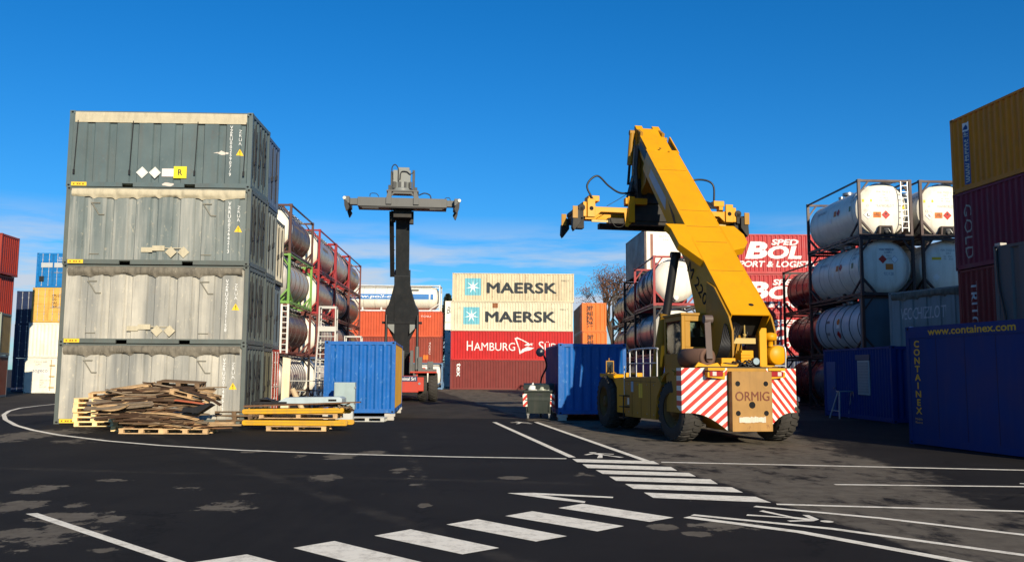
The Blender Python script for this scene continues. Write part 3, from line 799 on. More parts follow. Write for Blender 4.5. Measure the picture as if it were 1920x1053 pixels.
for s in (-1, 1):
    for xx in (1.42, .86): wheel(rs, (s * xx, 6.9, .84), .84, .50, s, rim=RIMY)
m = MB(); m.tube((-1.3, 1.2, .8), (1.3, 1.2, .8), .16); m.tube((-1.4, 6.9, .84), (1.4, 6.9, .84), .22); m.build('axle', SOOT_SHADE, rs)
# cab
cb = MB(); x0, x1, y0, y1, z0, z1 = -.62, .46, 2.76, 4.15, 1.60, 3.36
for (xa, ya) in ((x0, y0), (x1 - .1, y0), (x0, y1 - .1), (x1 - .1, y1 - .1)): cb.box(xa, xa + .1, ya, ya + .1, z0, z1)
cb.box(x0 + .1, x1 - .1, y0 + .005, y0 + .07, z0, 2.48); cb.box(x0 + .1, x0 + .26, y0 + .005, y0 + .07, 2.48, z1 - .16); cb.box(x1 - .28, x1 - .1, y0 + .005, y0 + .07, 2.48, z1 - .16)
cb.box(x0 + .1, x1 - .1, y0 + .005, y0 + .07, z1 - .16, z1)
cb.box(x0 + .005, x0 + .06, y0 + .1, y1 - .1, z0, 2.30); cb.box(x0 + .005, x0 + .06, y0 + .1, y1 - .1, z1 - .14, z1); cb.box(x1 - .06, x1 - .005, y0 + .1, y1 - .1, z0, 2.2); cb.box(x1 - .06, x1 - .005, y0 + .1, y1 - .1, z1 - .14, z1)
cb.box(x0 + .1, x1 - .1, y1 - .07, y1 - .005, z0, 2.1); cb.box(x0 + .1, x1 - .1, y1 - .07, y1 - .005, z1 - .12, z1)
cb.box(x0 - .03, x1 + .03, y0 - .04, y1 + .05, z1 + .002, z1 + .07)
cab = cb.build('cab', YELD, rs, .012)
for nm, bx in (('rear_window', (x0 + .26, x1 - .28, y0 + .03, y0 + .038, 2.48, z1 - .16)), ('side_window', (x0 + .03, x0 + .038, y0 + .1, y1 - .1, 2.30, z1 - .14)), ('windscreen', (x0 + .1, x1 - .1, y1 - .04, y1 - .032, 2.1, z1 - .12)), ('side_window', (x1 - .04, x1 - .032, y0 + .1, y1 - .1, 2.2, z1 - .14))):
    m = MB(); m.box(*bx); m.build(nm, GLASS, cab)
m = MB(); m.box(-.26, .20, 3.05, 3.18, 2.25, 2.78); m.box(-.28, .22, 3.05, 3.55, 2.13, 2.26); m.box(-.14, .08, 3.07, 3.16, 2.82, 3.02); m.box(-.08, .02, 3.1, 3.14, 2.76, 2.84); m.box(-.18, .12, 3.1, 3.5, 1.7, 2.13); m.build('operator_seat', BLACK, cab, .04)
m = MB(); m.path([(-.05, 3.95, 1.7), (-.1, 3.8, 2.3), (-.13, 3.75, 2.45)], .025); m.tube((-.13, 3.74, 2.44), (-.14, 3.72, 2.47), .17, n=20); m.build('steering_column', BLACK, cab)
# boom (all in the machine's own frame)
EL = R(42.7); BY, BZ, XL, XR_ = 1.15, 3.30, .14, 1.26
def bp(s, d, x): return Vector((x, BY + s * math.cos(EL) + d * math.sin(EL), BZ + s * math.sin(EL) - d * math.cos(EL)))
m = MB(); sd = [(0, 0), (8.85, 0), (8.85, .70), (3.4, .86), (1.9, 1.5), (.95, 1.6), (.45, 1.05), (0, .98)]
for xa, xb in ((XL, XL + .03), (XR_ - .03, XR_)): m.prism(sd, lambda u, v, w: bp(u, v, w), xa, xb)
m.prism([(0, .004), (8.85, .004), (8.85, .034), (0, .034)], lambda u, v, w: bp(u, v, w), XL + .03, XR_ - .03)
m.prism([(1.0, .95), (3.4, .82), (8.85, .66), (8.85, .70), (3.4, .86), (1.0, .985)], lambda u, v, w: bp(u, v, w), XL + .03, XR_ - .03)
q = MB(); q.prism([(.30, .036), (.33, .036), (.33, .97), (.30, .97)], lambda u, v, w: bp(u, v, w), XL + .032, XR_ - .032); q.prism([(.36, .9), (1.7, 1.44), (1.7, 1.48), (.36, .94)], lambda u, v, w: bp(u, v, w), XL + .032, XR_ - .032); q.build('boom_end_shade', SOOT_SHADE, rs)  # dark plates closing the boom end, coloured as the shade within
for sx in (XL, XR_ - .3): m.prism([(8.85, .0), (9.0, .0), (9.0, .03), (8.85, .03)], lambda u, v, w: bp(u, v, w), sx, sx + .3)
ob = m.build('outer_boom', YEL, rs)
m = MB()
for (s, a, b) in ((1.95, .0, .95), (3.38, .0, .95), (4.20, -.15, .95), (5.10, .1, .95), (7.6, .05, .95)):
    m = MB(); m.prism([(s, -.0025), (s + .012, -.0025), (s + .012, .002), (s, .002)], lambda u, v, w: bp(u, v, w), XL + .06 + a * .3, XL + b * 1.1); m.build('weld_seam', plain('weld_seam_brown', (.30, .15, .02)), ob)
m = MB(); c0 = (XL + XR_) / 2 + .1
for (s, x, rr) in ((.42, c0 + .05, .055), (9.1, c0 - .12, .035)):
    m.prism([(s + rr * math.cos(2 * math.pi * k / 14), x + 1.35 * rr * math.sin(2 * math.pi * k / 14)) for k in range(14)], lambda u, v, w: bp(u, w, v), -.004, .002)
m.build('drain_hole', DARK, ob)
tf = lambda u, v, w: bp(u, w, v)
# number on the left flank of the boom
me, asp = text_mesh('M 220', .012, 0.0); bm = bmesh.new(); bm.from_mesh(me)
for v in bm.verts: v.co = bp(3.25 - v.co.x * 1.75 + 0.0, .86 - .36 * v.co.y + .10 - .0, XL - .004)
me2 = bpy.data.meshes.new('boom_number'); bm.to_mesh(me2); bm.free(); me2.materials.append(BLACK_TXT)
link('boom_number', me2, ob)
m = MB(); m.prism([(6.2, .25), (8.1, .25), (8.1, .55), (6.0, .58)], lambda u, v, w: bp(u, v, w), XL - .006, XL - .002); m.build('lettering_panel', plain('worn_white_panel', (.55, .55, .56)), ob)
m = MB(); m.prism([(5.2, .28), (6.0, .22), (5.2, .45), (4.75, .50)], lambda u, v, w: bp(u, v, w), XL - .006, XL - .002); m.build('cable_recess', BLACK, ob)
# wings that take the lift cylinders
m = MB()
m.prism([(2.40, XL - .01), (3.25, XL - .50), (4.05, XL - .52), (4.30, XL - .62), (4.30, XL - .0), (3.7, XL)], tf, -.004, .24); m.build('cylinder_bracket', YEL, rs, .01); m = MB()
m.prism([(3.0, XR_), (3.15, XR_ + .40), (3.45, XR_ + .60), (3.85, XR_ + .62), (4.30, XR_ + .46), (4.30, XR_)], tf, -.004, .24)
m.build('cylinder_bracket', YEL, rs, .01)
def cyl(name, a, b, r1, r2, cut, mA, mB_):
    a, b = Vector(a), Vector(b); p = a.lerp(b, cut)
    q = MB(); q.tube(a, p, r1, n=18); q.tube(p - (b - a).normalized() * .1, p, r1 + .02, n=18); o = q.build(name, mA, rs)
    q = MB(); q.tube(p, b, r2, n=16); q.tube(b - Vector((.14, 0, 0)), b + Vector((.14, 0, 0)), .1, n=12); q.build('piston_rod', mB_, o)
    return o
cyl('lift_cylinder', (-.62, 4.85, 1.6), (-.22, 4.2, 5.25), .19, .125, .52, YELD, BLACK)
cyl('lift_cylinder', (1.95, 4.85, 1.6), (1.62, 4.2, 5.25), .19, .125, .52, YELD, BLACK)
m = MB()
for xx in (.075, 1.27): m.prism([(1.0, 1.62), (2.70, 1.62), (2.70, 3.4), (2.6, 4.3), (2.1, 4.1), (1.2, 3.25), (1.0, 2.85)], yz, xx, xx + .055)
m.tube((.0, 2.35, 3.15), (1.40, 2.35, 3.15), .11, n=16)
m.build('boom_support', YELD, rs, .01)
# inner boom and head
m = MB(); IL, IR = .24, 1.14
m.prism([(7.2, .08), (10.72, .08), (10.72, .62), (7.2, .62)], lambda u, v, w: bp(u, v, w), IL, IR)
for xx in (IL, IR - .26): m.prism([(10.72, .08), (10.92, .08), (10.92, .2), (10.72, .3)], lambda u, v, w: bp(u, v, w), xx, xx + .26)
ib = m.build('inner_boom', YEL, rs)
m = MB()
for xx in (XL + .005, XR_ - .09): m.prism([(8.85, .10), (9.75, .10), (9.75, .36), (8.85, .36)], lambda u, v, w: bp(u, v, w), xx, xx + .08)
m.build('slide_pad', BLACK, ib)
m = MB(); m.prism([(8.85, .0), (10.0, .0), (10.0, .3), (8.85, .5)], lambda u, v, w: bp(u, v, w), XR_ + .01, XR_ + .05); m.build('hose_guard', YEL, ob)
tip = bp(10.6, .3, (IL + IR) / 2)
m = MB()
for xx in (IL + .0, IR - .1): m.prism([(tip.y - .55, tip.z - .05), (tip.y + .05, tip.z + .28), (tip.y + .38, tip.z - .1), (tip.y + .55, tip.z - 1.75), (tip.y + .25, tip.z - 1.95), (tip.y - .1, tip.z - 1.6), (tip.y - .2, tip.z - .9)], yz, xx, xx + .1)
m.tube((IL - .08, tip.y + .15, tip.z), (IR + .08, tip.y + .15, tip.z), .12, n=16); m.tube((IL - .06, tip.y + .3, tip.z - 1.6), (IR + .06, tip.y + .3, tip.z - 1.6), .1, n=16)
m.prism([(tip.y - 1.2, tip.z - .9), (tip.y - .3, tip.z - .1), (tip.y + .1, tip.z - .1), (tip.y + .4, tip.z - 1.9), (tip.y - .1, tip.z - 2.2), (tip.y - .7, tip.z - 1.9)], yz, IL + .11, IR - .11)
m.build('boom_head', YELD, rs)
m = MB()
for k in range(7): m.path([(IL - .05, tip.y - .5 + .06 * k, tip.z - .45), (IL - .09, tip.y - .35 + .05 * k, tip.z - 1.3), (IL + .0, tip.y - .2 + .05 * k, tip.z - 2.2)], .025, 6)
m.build('head_hose', HOSE, rs)
cx, cy, cz = 1.0, tip.y + .35, 7.35           # spreader middle
def cyl2(a, b, cut):
    a, b = Vector(a), Vector(b); p = a.lerp(b, cut); q = MB(); q.tube(a, p, .10, n=14); q.tube(a - Vector((.1, 0, 0)), a + Vector((.1, 0, 0)), .1, n=12); o = q.build('damping_cylinder', YELD, rs)
    q = MB(); q.tube(p, b, .05, n=12); q.build('piston_rod', BLACK, o)
cyl2((IL - .10, tip.y + .1, tip.z + .1), (IL - .20, tip.y + .3, cz + 1.15), .62)
cyl2((IR + .2, tip.y + .1, tip.z - .1), (IR + .3, tip.y + .3, cz + 1.1), .62)
m = MB(); m.lathe([(0, .62), (.25, .62), (.3, .5), (.65, .5), (.7, .3), (1.05, .3)], (cx - .25, cy, cz + .40), (0, 0, 1), 28); m.box(cx - .75, cx + .35, cy - .5, cy + .5, cz + .30, cz + .42)
for k in range(3): m.box(cx - .75 + k * .35, cx - .62 + k * .35, cy - .55, cy - .2, cz + .42, cz + 1.0)
m.tube((cx - .62, cy - .55, cz + 1.08), (cx - .62, cy - .2, cz + 1.08), .21, n=20); m.tube((cx - .62, cy - .57, cz + 1.08), (cx - .62, cy - .545, cz + 1.08), .14, n=20, mi=1)
m.prism([(cx - 1.05, cz + .40), (cx - .55, cz + .40), (cx - .60, cz + 1.55), (cx - .75, cz + 1.55)], xz, cy - .2, cy + .2)
m.build('rotator', [SOOT_SHADE, BLACK], rs)
m = MB(); m.box(cx - .30, cx + .35, cy - .46, cy - .2, cz + .42, cz + .95); m.build('control_box', plain('light_grey_box', (.45, .47, .47)), rs)
SPY = YEL
m = MB()
m.box(cx - 1.05, cx + 1.05, cy - .75, cy + .75, cz - .28, cz - .02); m.box(cx - 1.0, cx + 1.0, cy - .55, cy + .55, cz - .02, cz + .30)
m.box(cx - 1.9, cx + 1.9, cy - .70, cy - .42, cz - .40, cz - .20); m.box(cx - 1.9, cx + 1.9, cy + .42, cy + .70, cz - .40, cz - .20)
m.build('spreader_frame', SOOT_SHADE, rs, .01)
for s in (-1, 1):
    m = MB()
    X_ = lambda a: cx + s * a
    def bx(a, b, y0_, y1_, z0_, z1_):
        p, q2 = sorted((X_(a), X_(b))); m.box(p, q2, y0_, y1_, z0_, z1_)
    m.prism([(X_(1.02), cz + .16), (X_(2.35), cz + .16), (X_(2.72), cz + .30), (X_(2.72), cz - .22), (X_(2.42), cz - .22), (X_(2.2), cz - .02), (X_(1.35), cz - .02), (X_(1.3), cz - .5), (X_(1.22), cz - .52), (X_(1.02), cz - .30)], xz, cy - .78, cy - .70)
    m.prism([(X_(1.02), cz + .16), (X_(2.72), cz + .16), (X_(2.72), cz - .02), (X_(1.02), cz - .02)], xz, cy - .70, cy - .3)
    m.prism([(X_(1.02), cz + .12), (X_(2.72), cz + .12), (X_(2.72), cz - .10), (X_(1.02), cz - .10)], xz, cy + .35, cy + .72)
    bx(2.42, 2.70, cy - .86, cy - .785, cz - .22, cz + .42); bx(2.72, 2.84, cy - .8, cy + .8, cz - .20, cz + .32)
    bx(.98, 1.22, cy - .86, cy - .78, cz - .36, cz + .56); bx(.5, 1.3, cy - .80, cy - .56, cz + .30, cz + .52)
    bx(2.15, 2.55, cy - .45, cy + .1, cz + .42, cz + .62); bx(2.35, 2.5, cy - .45, cy - .2, cz + .16, cz + .42)
    arm = m.build('spreader_arm', SPY, rs, .012)
    m = MB(); m.tube((X_(2.56), cy - .865, cz + .08), (X_(2.56), cy - .855, cz + .08), .075, n=16); m.build('pin_hole', DARK, arm)
    m = MB(); m.box(*sorted((X_(1.3), X_(2.5))), cy - .66, cy - .60, cz - .36, cz - .28); m.build('telescopic_cylinder', paint('pale_worn_yellow', (.62, .45, .16), .5), arm)
    m = MB(); m.box(*sorted((X_(2.84), X_(2.98))), cy - .85, cy + .85, cz - .26, cz + .12); m.tube((X_(2.90), cy - .85, cz + .10), (X_(2.90), cy + .85, cz + .10), .12, n=14)
    bx(2.8, 3.05, cy - .75, cy - .45, cz - .62, cz - .2); bx(2.95, 3.15, cy - .86, cy - .7, cz - .28, cz + .02)
    eh = m.build('end_beam', SOOT_SHADE, rs, .01)
    for t in (-1, 1):
        m = MB(); yy = cy + t * .82
        m.prism([(X_(2.96), cz - .05), (X_(3.10), cz - .02), (X_(3.24), cz - .28), (X_(3.26), cz - .62), (X_(3.20), cz - .74), (X_(2.96), cz - .42)], xz, yy - .12, yy + .12)
        m.build('corner_guide', SOOT_SHADE, eh, .01)
        m = MB(); m.box(*sorted((X_(3.0), X_(3.2))), yy - .1, yy + .1, cz - .26, cz - .1); m.tube((X_(3.02), yy, cz - .30), (X_(3.02), yy, cz - .45), .05, n=10); m.box(*sorted((X_(3.08), X_(3.26))), yy - .16, yy - .12, cz - .3, cz + .12); m.build('twistlock', YELD, eh)
def spline(pts, n=8):
    P_ = [Vector(p) for p in pts]; out = []
    P_ = [P_[0] * 2 - P_[1]] + P_ + [P_[-1] * 2 - P_[-2]]
    for i in range(1, len(P_) - 2):
        for k in range(n):
            t = k / n; a, b, c_, d = P_[i - 1:i + 3]
            out.append(.5 * ((2 * b) + (c_ - a) * t + (2 * a - 5 * b + 4 * c_ - d) * t * t + (3 * b - a - 3 * c_ + d) * t ** 3))
    return out + [P_[-2]]
def hose(p, r, n=8):
    q = MB(); q.path(spline(p), r, n); q.build('spreader_hose', HOSE, rs)
hose([(cx - 2.38, cy - .5, cz + .42), (cx - 2.62, cy - .5, cz + .95), (cx - 2.25, cy - .5, cz + 1.32), (cx - 1.8, cy - .45, cz + .98), (cx - 1.35, cy - .4, cz + .76), (cx - .75, cy - .3, cz + .85)], .035)
hose([(cx - 1.9, cy - .5, cz + .25), (cx - 1.4, cy - .45, cz + .55), (cx - .8, cy - .3, cz + .95)], .012, 6); hose([(cx - 1.85, cy - .75, cz - .2), (cx - 1.7, cy - .8, cz - .5), (cx - 1.45, cy - .8, cz - .52), (cx - 1.28, cy - .75, cz - .3)], .014, 6)
hose([(cx + .9, cy - .1, cz + 1.15), (cx + 1.6, cy - .2, cz + 1.42), (cx + 2.15, cy - .35, cz + 1.25), (cx + 2.2, cy - .35, cz + .55)], .035)
for k in range(4): hose([(cx + 1.5 + .1 * k, cy - .4, cz + .9 - .1 * k), (cx + 1.75 + .08 * k, cy - .5, cz + .5), (cx + 2.0 + .05 * k, cy - .6, cz + .3)], .03, 6)
# rear deck equipment
m = MB(); m.lathe([(0, .23), (.02, .25), (.85, .25), (.9, .2)], (-.74, .75, 2.14), (-.35, 1, 0), 28, caps=False); m.lathe([(0, .245), (-.06, .245), (-.06, .14), (.5, .14)], (-.74, .75, 2.14), (-.35, 1, 0), 28, caps=False)
m.bar((-1.05, .8, 1.915), (-.55, .8, 1.95), .25, .07)
m.build('air_cleaner', RUSTY, rs)
m = MB(); m.bar((-.72, .62, 2.1), (-.62, .95, 3.12), .15, .11); m.tube((-.72, .95, 3.14), (-.50, .95, 3.14), .11, n=14); m.build('tow_arm', paint('brown_steel', (.16, .115, .10), .55, .15, .3), rs)
m = MB(); m.prism([(-1.12, 1.90), (-.4, 1.90), (-.5, 2.02), (-.78, 1.95), (-1.02, 2.03)], xz, .62, .7); m.box(-.42, .1, .6, 1.0, 1.92, 2.0); m.box(-.38, .0, .65, 1.0, 2.0, 2.14); m.build('mounting_bracket', YEL, rs, .01)
m = MB(); m.box(.14, .42, .62, 1.0, 1.98, 2.28); m.box(.20, .52, .7, 1.0, 1.92, 2.34)
for k in range(4): m.box(.13, .40, .60, .62, 2.0 + k * .07, 2.035 + k * .07)
m.build('pump_motor', YEL, rs, .015)
m = MB(); m.tube((.52, .55, 2.06), (.52, .68, 2.06), .10, n=18); hl_ = m.build('work_lamp', BLACK, rs); m = MB(); m.tube((.52, .54, 2.06), (.52, .552, 2.06), .085, n=18); m.build('lamp_glass', CHROME, hl_)
m = MB(); m.prism([(.66, 1.92), (.86, 1.92), (.86, 2.92), (.72, 2.92), (.66, 2.82)], xz, .62, .72); m.box(.68, 1.15, .6, .9, 1.915, 1.96); m.build('filter_bracket', YEL, rs, .01)
m = MB(); m.lathe([(0, .02), (.005, .23), (.03, .25), (.5, .25), (.55, .2)], (1.12, .50, 2.22), (0, 1, 0), 28); m.lathe([(0, .07), (.14, .07), (.15, .12), (.17, .17), (.32, .17), (.36, .06)], (1.02, .75, 2.45), (0, 0, 1), 24); m.build('air_filter', YEL, rs)
m = MB(); m.path(spline([(1.30, .5, 1.9), (1.30, .5, 2.38), (1.22, .6, 2.46), (1.0, .9, 2.46)]), .022); m.path([(1.30, .5, 1.95), (1.0, .5, 1.95)], .016); m.build('grab_rail', GALV, rs)
m = MB(); rnd = random.Random(3)
for k in range(16):
    xa = rnd.uniform(-.2, .55); m.path(spline([(xa, .5 + rnd.uniform(0, .5), 1.93), (xa + rnd.uniform(-.25, .25), .6, 1.98 + rnd.uniform(0, .12)), (xa + rnd.uniform(-.3, .5), .7, 1.94), (xa + rnd.uniform(-.4, .6), 1.0, 1.95)], 5), .018, 6)
for k in range(9):
    xa = -.28 + k * .035; m.path(spline([(xa, 1.4, 1.95), (xa + .06, 1.1, 2.4), (xa + .25 + .02 * k, 1.25, 2.95), (xa + .45, 1.6, 3.1)], 6), .022, 6)
for k in range(6):
    xa = .3 + k * .13; p = bp(.35, .9, xa); m.path(spline([p + Vector((.1, .1, .3)), p + Vector((0, -.05, -.1)), p + Vector((.05, .3, -.7)), (xa, 1.9, 1.9)], 6), .02, 6)
m.build('hose_bundle', HOSE, rs)
m = MB(); m.box(.14, 1.2, 1.7, 2.68, 1.6, 2.15); m.box(.0, 1.25, 1.1, 1.7, 1.92, 2.05); m.build('engine_block', SOOT_SHADE, rs, .02)
m = MB()
for k in range(2): xa = .55 + .3 * k; m.tube(bp(.2, .86, xa), bp(.2, 1.12, xa), .045, n=12); m.bar(bp(.45, .3, xa - .1), bp(.2, .86, xa), .03)
m.box(.45, 1.1, 1.75, 1.85, 2.55, 2.70); m.build('hose_fitting', paint('pale_worn_yellow', (.62, .45, .16), .5), rs)
# deck railing, mirror
m = MB()
a0, b0, c0_ = Vector((-1.5, 4.75, 1.63)), Vector((-1.5, 2.35, 1.63)), 0
m.path(spline([(-1.5, 4.7, 1.63), (-1.5, 4.7, 2.30), (-1.5, 4.6, 2.42), (-1.5, 2.45, 2.42), (-1.5, 2.35, 2.30), (-1.5, 2.35, 1.63)], 4), .024)
for k in range(1, 4): m.tube((-1.5, 4.7 - k * .6, 1.63), (-1.5, 4.7 - k * .6, 2.42), .018, n=8)
m.tube((-1.5, 4.7, 2.02), (-1.5, 2.35, 2.02), .016, n=8); m.tube((-1.58, 5.0, 1.1), (-1.58, 5.0, 1.95), .018, n=8)
m.build('deck_railing', GALV, rs)
m = MB(); m.path(spline([(-1.5, 6.0, 1.7), (-1.75, 6.0, 1.9), (-1.75, 6.0, 2.2)]), .02); m.box(-1.86, -1.60, 5.97, 6.01, 1.72, 2.12); mi_ = m.build('side_mirror', YELD, rs, .01); m = MB(); m.box(-1.83, -1.63, 5.96, 5.968, 1.75, 2.09); m.build('mirror_glass', plain('mirror_glass', (.25, .26, .28), .05, 1.0), mi_)

# ---------------------------------------------------------------- grey-boomed red reach stacker, facing the camera
RED = paint('machine_red', (.60, .05, .025), .45, .08, .25, (.15, .09, .07), .05)
LGREY = paint('light_grey_machine', (.135, .14, .138), .5, .15, .35, (.12, .12, .11), .05)
GB = thing('reach_stacker', 'red reach stacker facing front behind the blue container, its dark grey boom upright', 'reach stacker', (-6.55, 52.4, 0), R(180 + 6.0))
def prt(name, m, mat, parent=None, bevel=0.0): return m.build(name, mat, parent or GB, bevel)
# local: +y towards the camera, +x to the camera's left
m = MB(); m.box(-1.0, 1.0, -6.5, 1.0, .55, 1.25); m.prism([(-1.05, .55), (1.05, .55), (1.0, 1.5), (-1.0, 1.5)], xz, .6, 1.3); m.box(-1.35, -.9, .5, 1.25, .62, 1.42); m.box(.9, 1.35, .5, 1.25, .62, 1.42); prt('chassis', m, RED, bevel=.02)
m = MB(); m.box(-2.1, -.55, -.9, .95, 1.66, 1.76); m.box(.55, 2.1, -.9, .95, 1.66, 1.76); prt('front_fender', m, RED, bevel=.015)
m = MB(); m.box(-2.1, -.9, -.1, .5, 1.76, 1.9); m.box(-1.9, -1.55, -.2, .2, 1.9, 2.35); m.box(-1.25, -1.0, 0, .3, 1.76, 2.6); m.tube((-1.75, .3, 1.76), (-1.75, .3, 1.98), .1, n=12); m.box(-1.3, -1.0, .5, .8, 1.76, 1.95); prt('fender_equipment', m, LGREY, bevel=.01)
f = Face((0, 1.305, 0), (-1, 0, 0), (0, 1, 0)); m = MB(); m.box(-.98, .98, 1.305, 1.33, 1.18, 1.48); sb = prt('sign_board', m, plain('navy_sign', (.03, .04, .12)))
Face((0, 1.33, 0), (-1, 0, 0), (0, 1, 0)).text(sb, 'Rail Terminal Srl', -.75, 1.24, 1.62, .18, WHITE_TXT, bold=.01)
m = MB(); m.tube((-1.10, 1.2, 1.05), (-1.10, 1.27, 1.05), .07, n=12); m.tube((1.10, 1.2, 1.05), (1.10, 1.27, 1.05), .07, n=12); prt('headlight', m, CHROME)
for sx in (-1, 1):
    for xx in (1.90, 1.28): wheel(GB, (sx * xx, 0.0, .86), .86, .54, sx, rim=RED)
m = MB(); m.tube((-1.9, 0, .86), (1.9, 0, .86), .25); prt('axle', m, SOOT_SHADE)
for sx in (-1, 1): wheel(GB, (sx * 1.3, -6.0, .80), .80, .5, sx, rim=RED)
m = MB(); m.box(-1.5, 1.5, -7.8, -6.3, .6, 2.0); prt('counterweight', m, RED, bevel=.03)
m = MB(); cbx = (-.15, 1.0, -3.2, -1.6, 1.3, 3.0); x0, x1, y0, y1, z0, z1 = cbx
for (xa, ya) in ((x0, y0), (x1 - .09, y0), (x0, y1 - .09), (x1 - .09, y1 - .09)): m.box(xa, xa + .09, ya, ya + .09, z0, z1)
m.box(x0, x1, y0, y1, z1 + .003, z1 + .08); m.box(x0 + .09, x1 - .09, y1 - .06, y1 - .01, z0, 1.9); m.box(x0 + .09, x1 - .09, y0 + .01, y0 + .06, z0, 2.0)
cb2 = prt('cab', m, LGREY); m = MB(); m.box(x0 + .09, x1 - .09, y1 - .04, y1 - .03, 1.9, z1); m.build('windscreen', GLASS, cb2)
# boom
e2, by, bz = R(57), -3.0, 1.7
def b2(s, d, x): return Vector((x, by + s * math.cos(e2) + d * math.sin(e2), bz + s * math.sin(e2) - d * math.cos(e2)))
BO = DGREY
pr = lambda u, v, w: b2(u, v, w)
m = MB(); m.prism([(-.3, -.5), (6.9, -.5), (6.9, .35), (-.3, .5)], pr, -.47, .47); ob2 = prt('outer_boom', m, BO, bevel=.015)
m = MB(); m.prism([(6.5, -.42), (11.2, -.42), (11.2, .28), (6.5, .28)], pr, -.39, .39); prt('inner_boom', m, BO, bevel=.01)
m = MB()
for sx in (-1, 1): m = MB(); m.prism([(2.5, sx * .46), (3.3, sx * .80), (3.7, sx * 1.02), (4.5, sx * 1.0), (4.9, sx * .80), (5.5, sx * .64), (6.3, sx * .46)], lambda u, v, w: b2(u, w, v), .10, .36); prt('cylinder_bracket', m, BO, bevel=.01)
m = MB(); m.prism([(3.72, -1.2), (3.85, -1.2), (3.85, 1.2), (3.72, 1.2)], lambda u, v, w: b2(u, w, v), .36, .44); prt('crossbar', m, BO); m = MB(); m.prism([(1.5, -.62), (1.72, -.62), (1.72, .62), (1.5, .62)], lambda u, v, w: b2(u, w, v), .42, .52)
prt('crossbar', m, BO, bevel=.01)
m = MB(); p1_, p2_ = b2(2.9, .45, 0), b2(3.6, .45, 0)
for sx in (-1, 1): m.prism([(sx * .46, 4.0), (sx * 1.0, 4.55), (sx * .98, 4.75), (sx * .46, 5.1)], lambda u, v, w: Vector((u, p2_.y + w, v)), -.1, .02)
prt('boom_gusset', m, paint('pale_grey_machine', (.27, .29, .28), .5, .12, .3), bevel=.01)
for sx in (-1, 1):
    top = b2(4.25, .3, sx * .93); foot = Vector((sx * .93, .1, 1.6)); p = foot.lerp(top, .46)
    q = MB(); q.tube(foot, p, .13, n=14); o = prt('lift_cylinder', q, LGREY); q = MB(); q.tube(p, top, .085, n=12); q.build('piston_rod', BLACK, o)
m = MB()
for sx in (-1, 1): m.box(sx * .62 - .1, sx * .62 + .1, -1.2, -.2, 1.3, 3.0)
m.box(-.9, .9, -3.4, -2.6, 1.2, 2.2); prt('boom_support', m, LGREY, bevel=.02)
# hose tray beside the boom
m = MB(); pa, pb = b2(6.9, .42, .58), b2(11.0, .42, .62); m.bar(pa, pb, .26, .10, up=(0, 1, 0))
for k in range(4): p = b2(6.9 + k * .85, .38, .42); m.bar(p, p + Vector((.22, 0, 0)), .04)
prt('hose_tray', m, BLACK)
t2 = b2(10.9, .0, 0); sy, sz = t2.y + .95, 11.05
m = MB(); m.box(-.5, .5, t2.y - .3, sy, sz - .75, sz - .1); m.tube((-.62, t2.y + .2, sz - .55), (.62, t2.y + .2, sz - .55), .22, n=16); m.box(-.62, -.4, t2.y, t2.y + .4, sz - 1.0, sz - .3); m.box(.4, .66, t2.y, t2.y + .4, sz - .9, sz - .3); prt('boom_head', m, SOOT_SHADE, bevel=.01)
m = MB(); m.box(-2.45, 2.45, sy + .2, sy + .65, sz - .27, sz + .22); m.box(-2.0, 2.0, sy + .15, sy + .20, sz + .15, sz + .24); m.box(-2.45, 2.45, sy - .65, sy - .2, sz - .27, sz + .22); m.box(-2.3, 2.3, sy - .2, sy + .2, sz - .1, sz + .1); sp = prt('spreader_frame', m, LGREY, bevel=.012)
m = MB(); m.box(-2.3, 2.3, sy + .25, sy + .6, sz - .33, sz - .27); m.box(1.3, 2.2, sy + .2, sy + .64, sz - .42, sz - .33); m.box(-2.2, -1.5, sy + .2, sy + .64, sz - .42, sz - .33); m.box(-1.9, 2.2, sy - .1, sy + .19, sz + .22, sz + .30); m.build('wear_strip', BLACK, sp)
for sx in (-1, 1):
    q = MB(); a, b = sorted((sx * 2.45, sx * 2.95)); q.box(a, b, sy + .25, sy + .6, sz - .2, sz + .15); a2_, b2_ = sorted((sx * 2.85, sx * 3.1)); q.box(a2_, b2_, sy - 1.1, sy + 1.1, sz - .22, sz + .16); eb = prt('end_beam', q, LGREY, bevel=.01)
    for t in (-1, 1):
        yy = sy + t * 1.05
        q = MB(); q.prism([(sx * 2.98, sz - .12), (sx * 3.14, sz - .05), (sx * 3.12, sz - .36), (sx * 3.02, sz - .66), (sx * 2.95, sz - .62), (sx * 2.84, sz - .40)], xz, yy - .1, yy + .1); q.build('corner_guide', BLACK, eb)
        q = MB(); q.tube((sx * 3.12, yy - .1, sz + .05), (sx * 3.12, yy + .12, sz + .05), .09, n=12); q.build('lamp', plain('pale_lens', (.65, .60, .52), .3), eb)
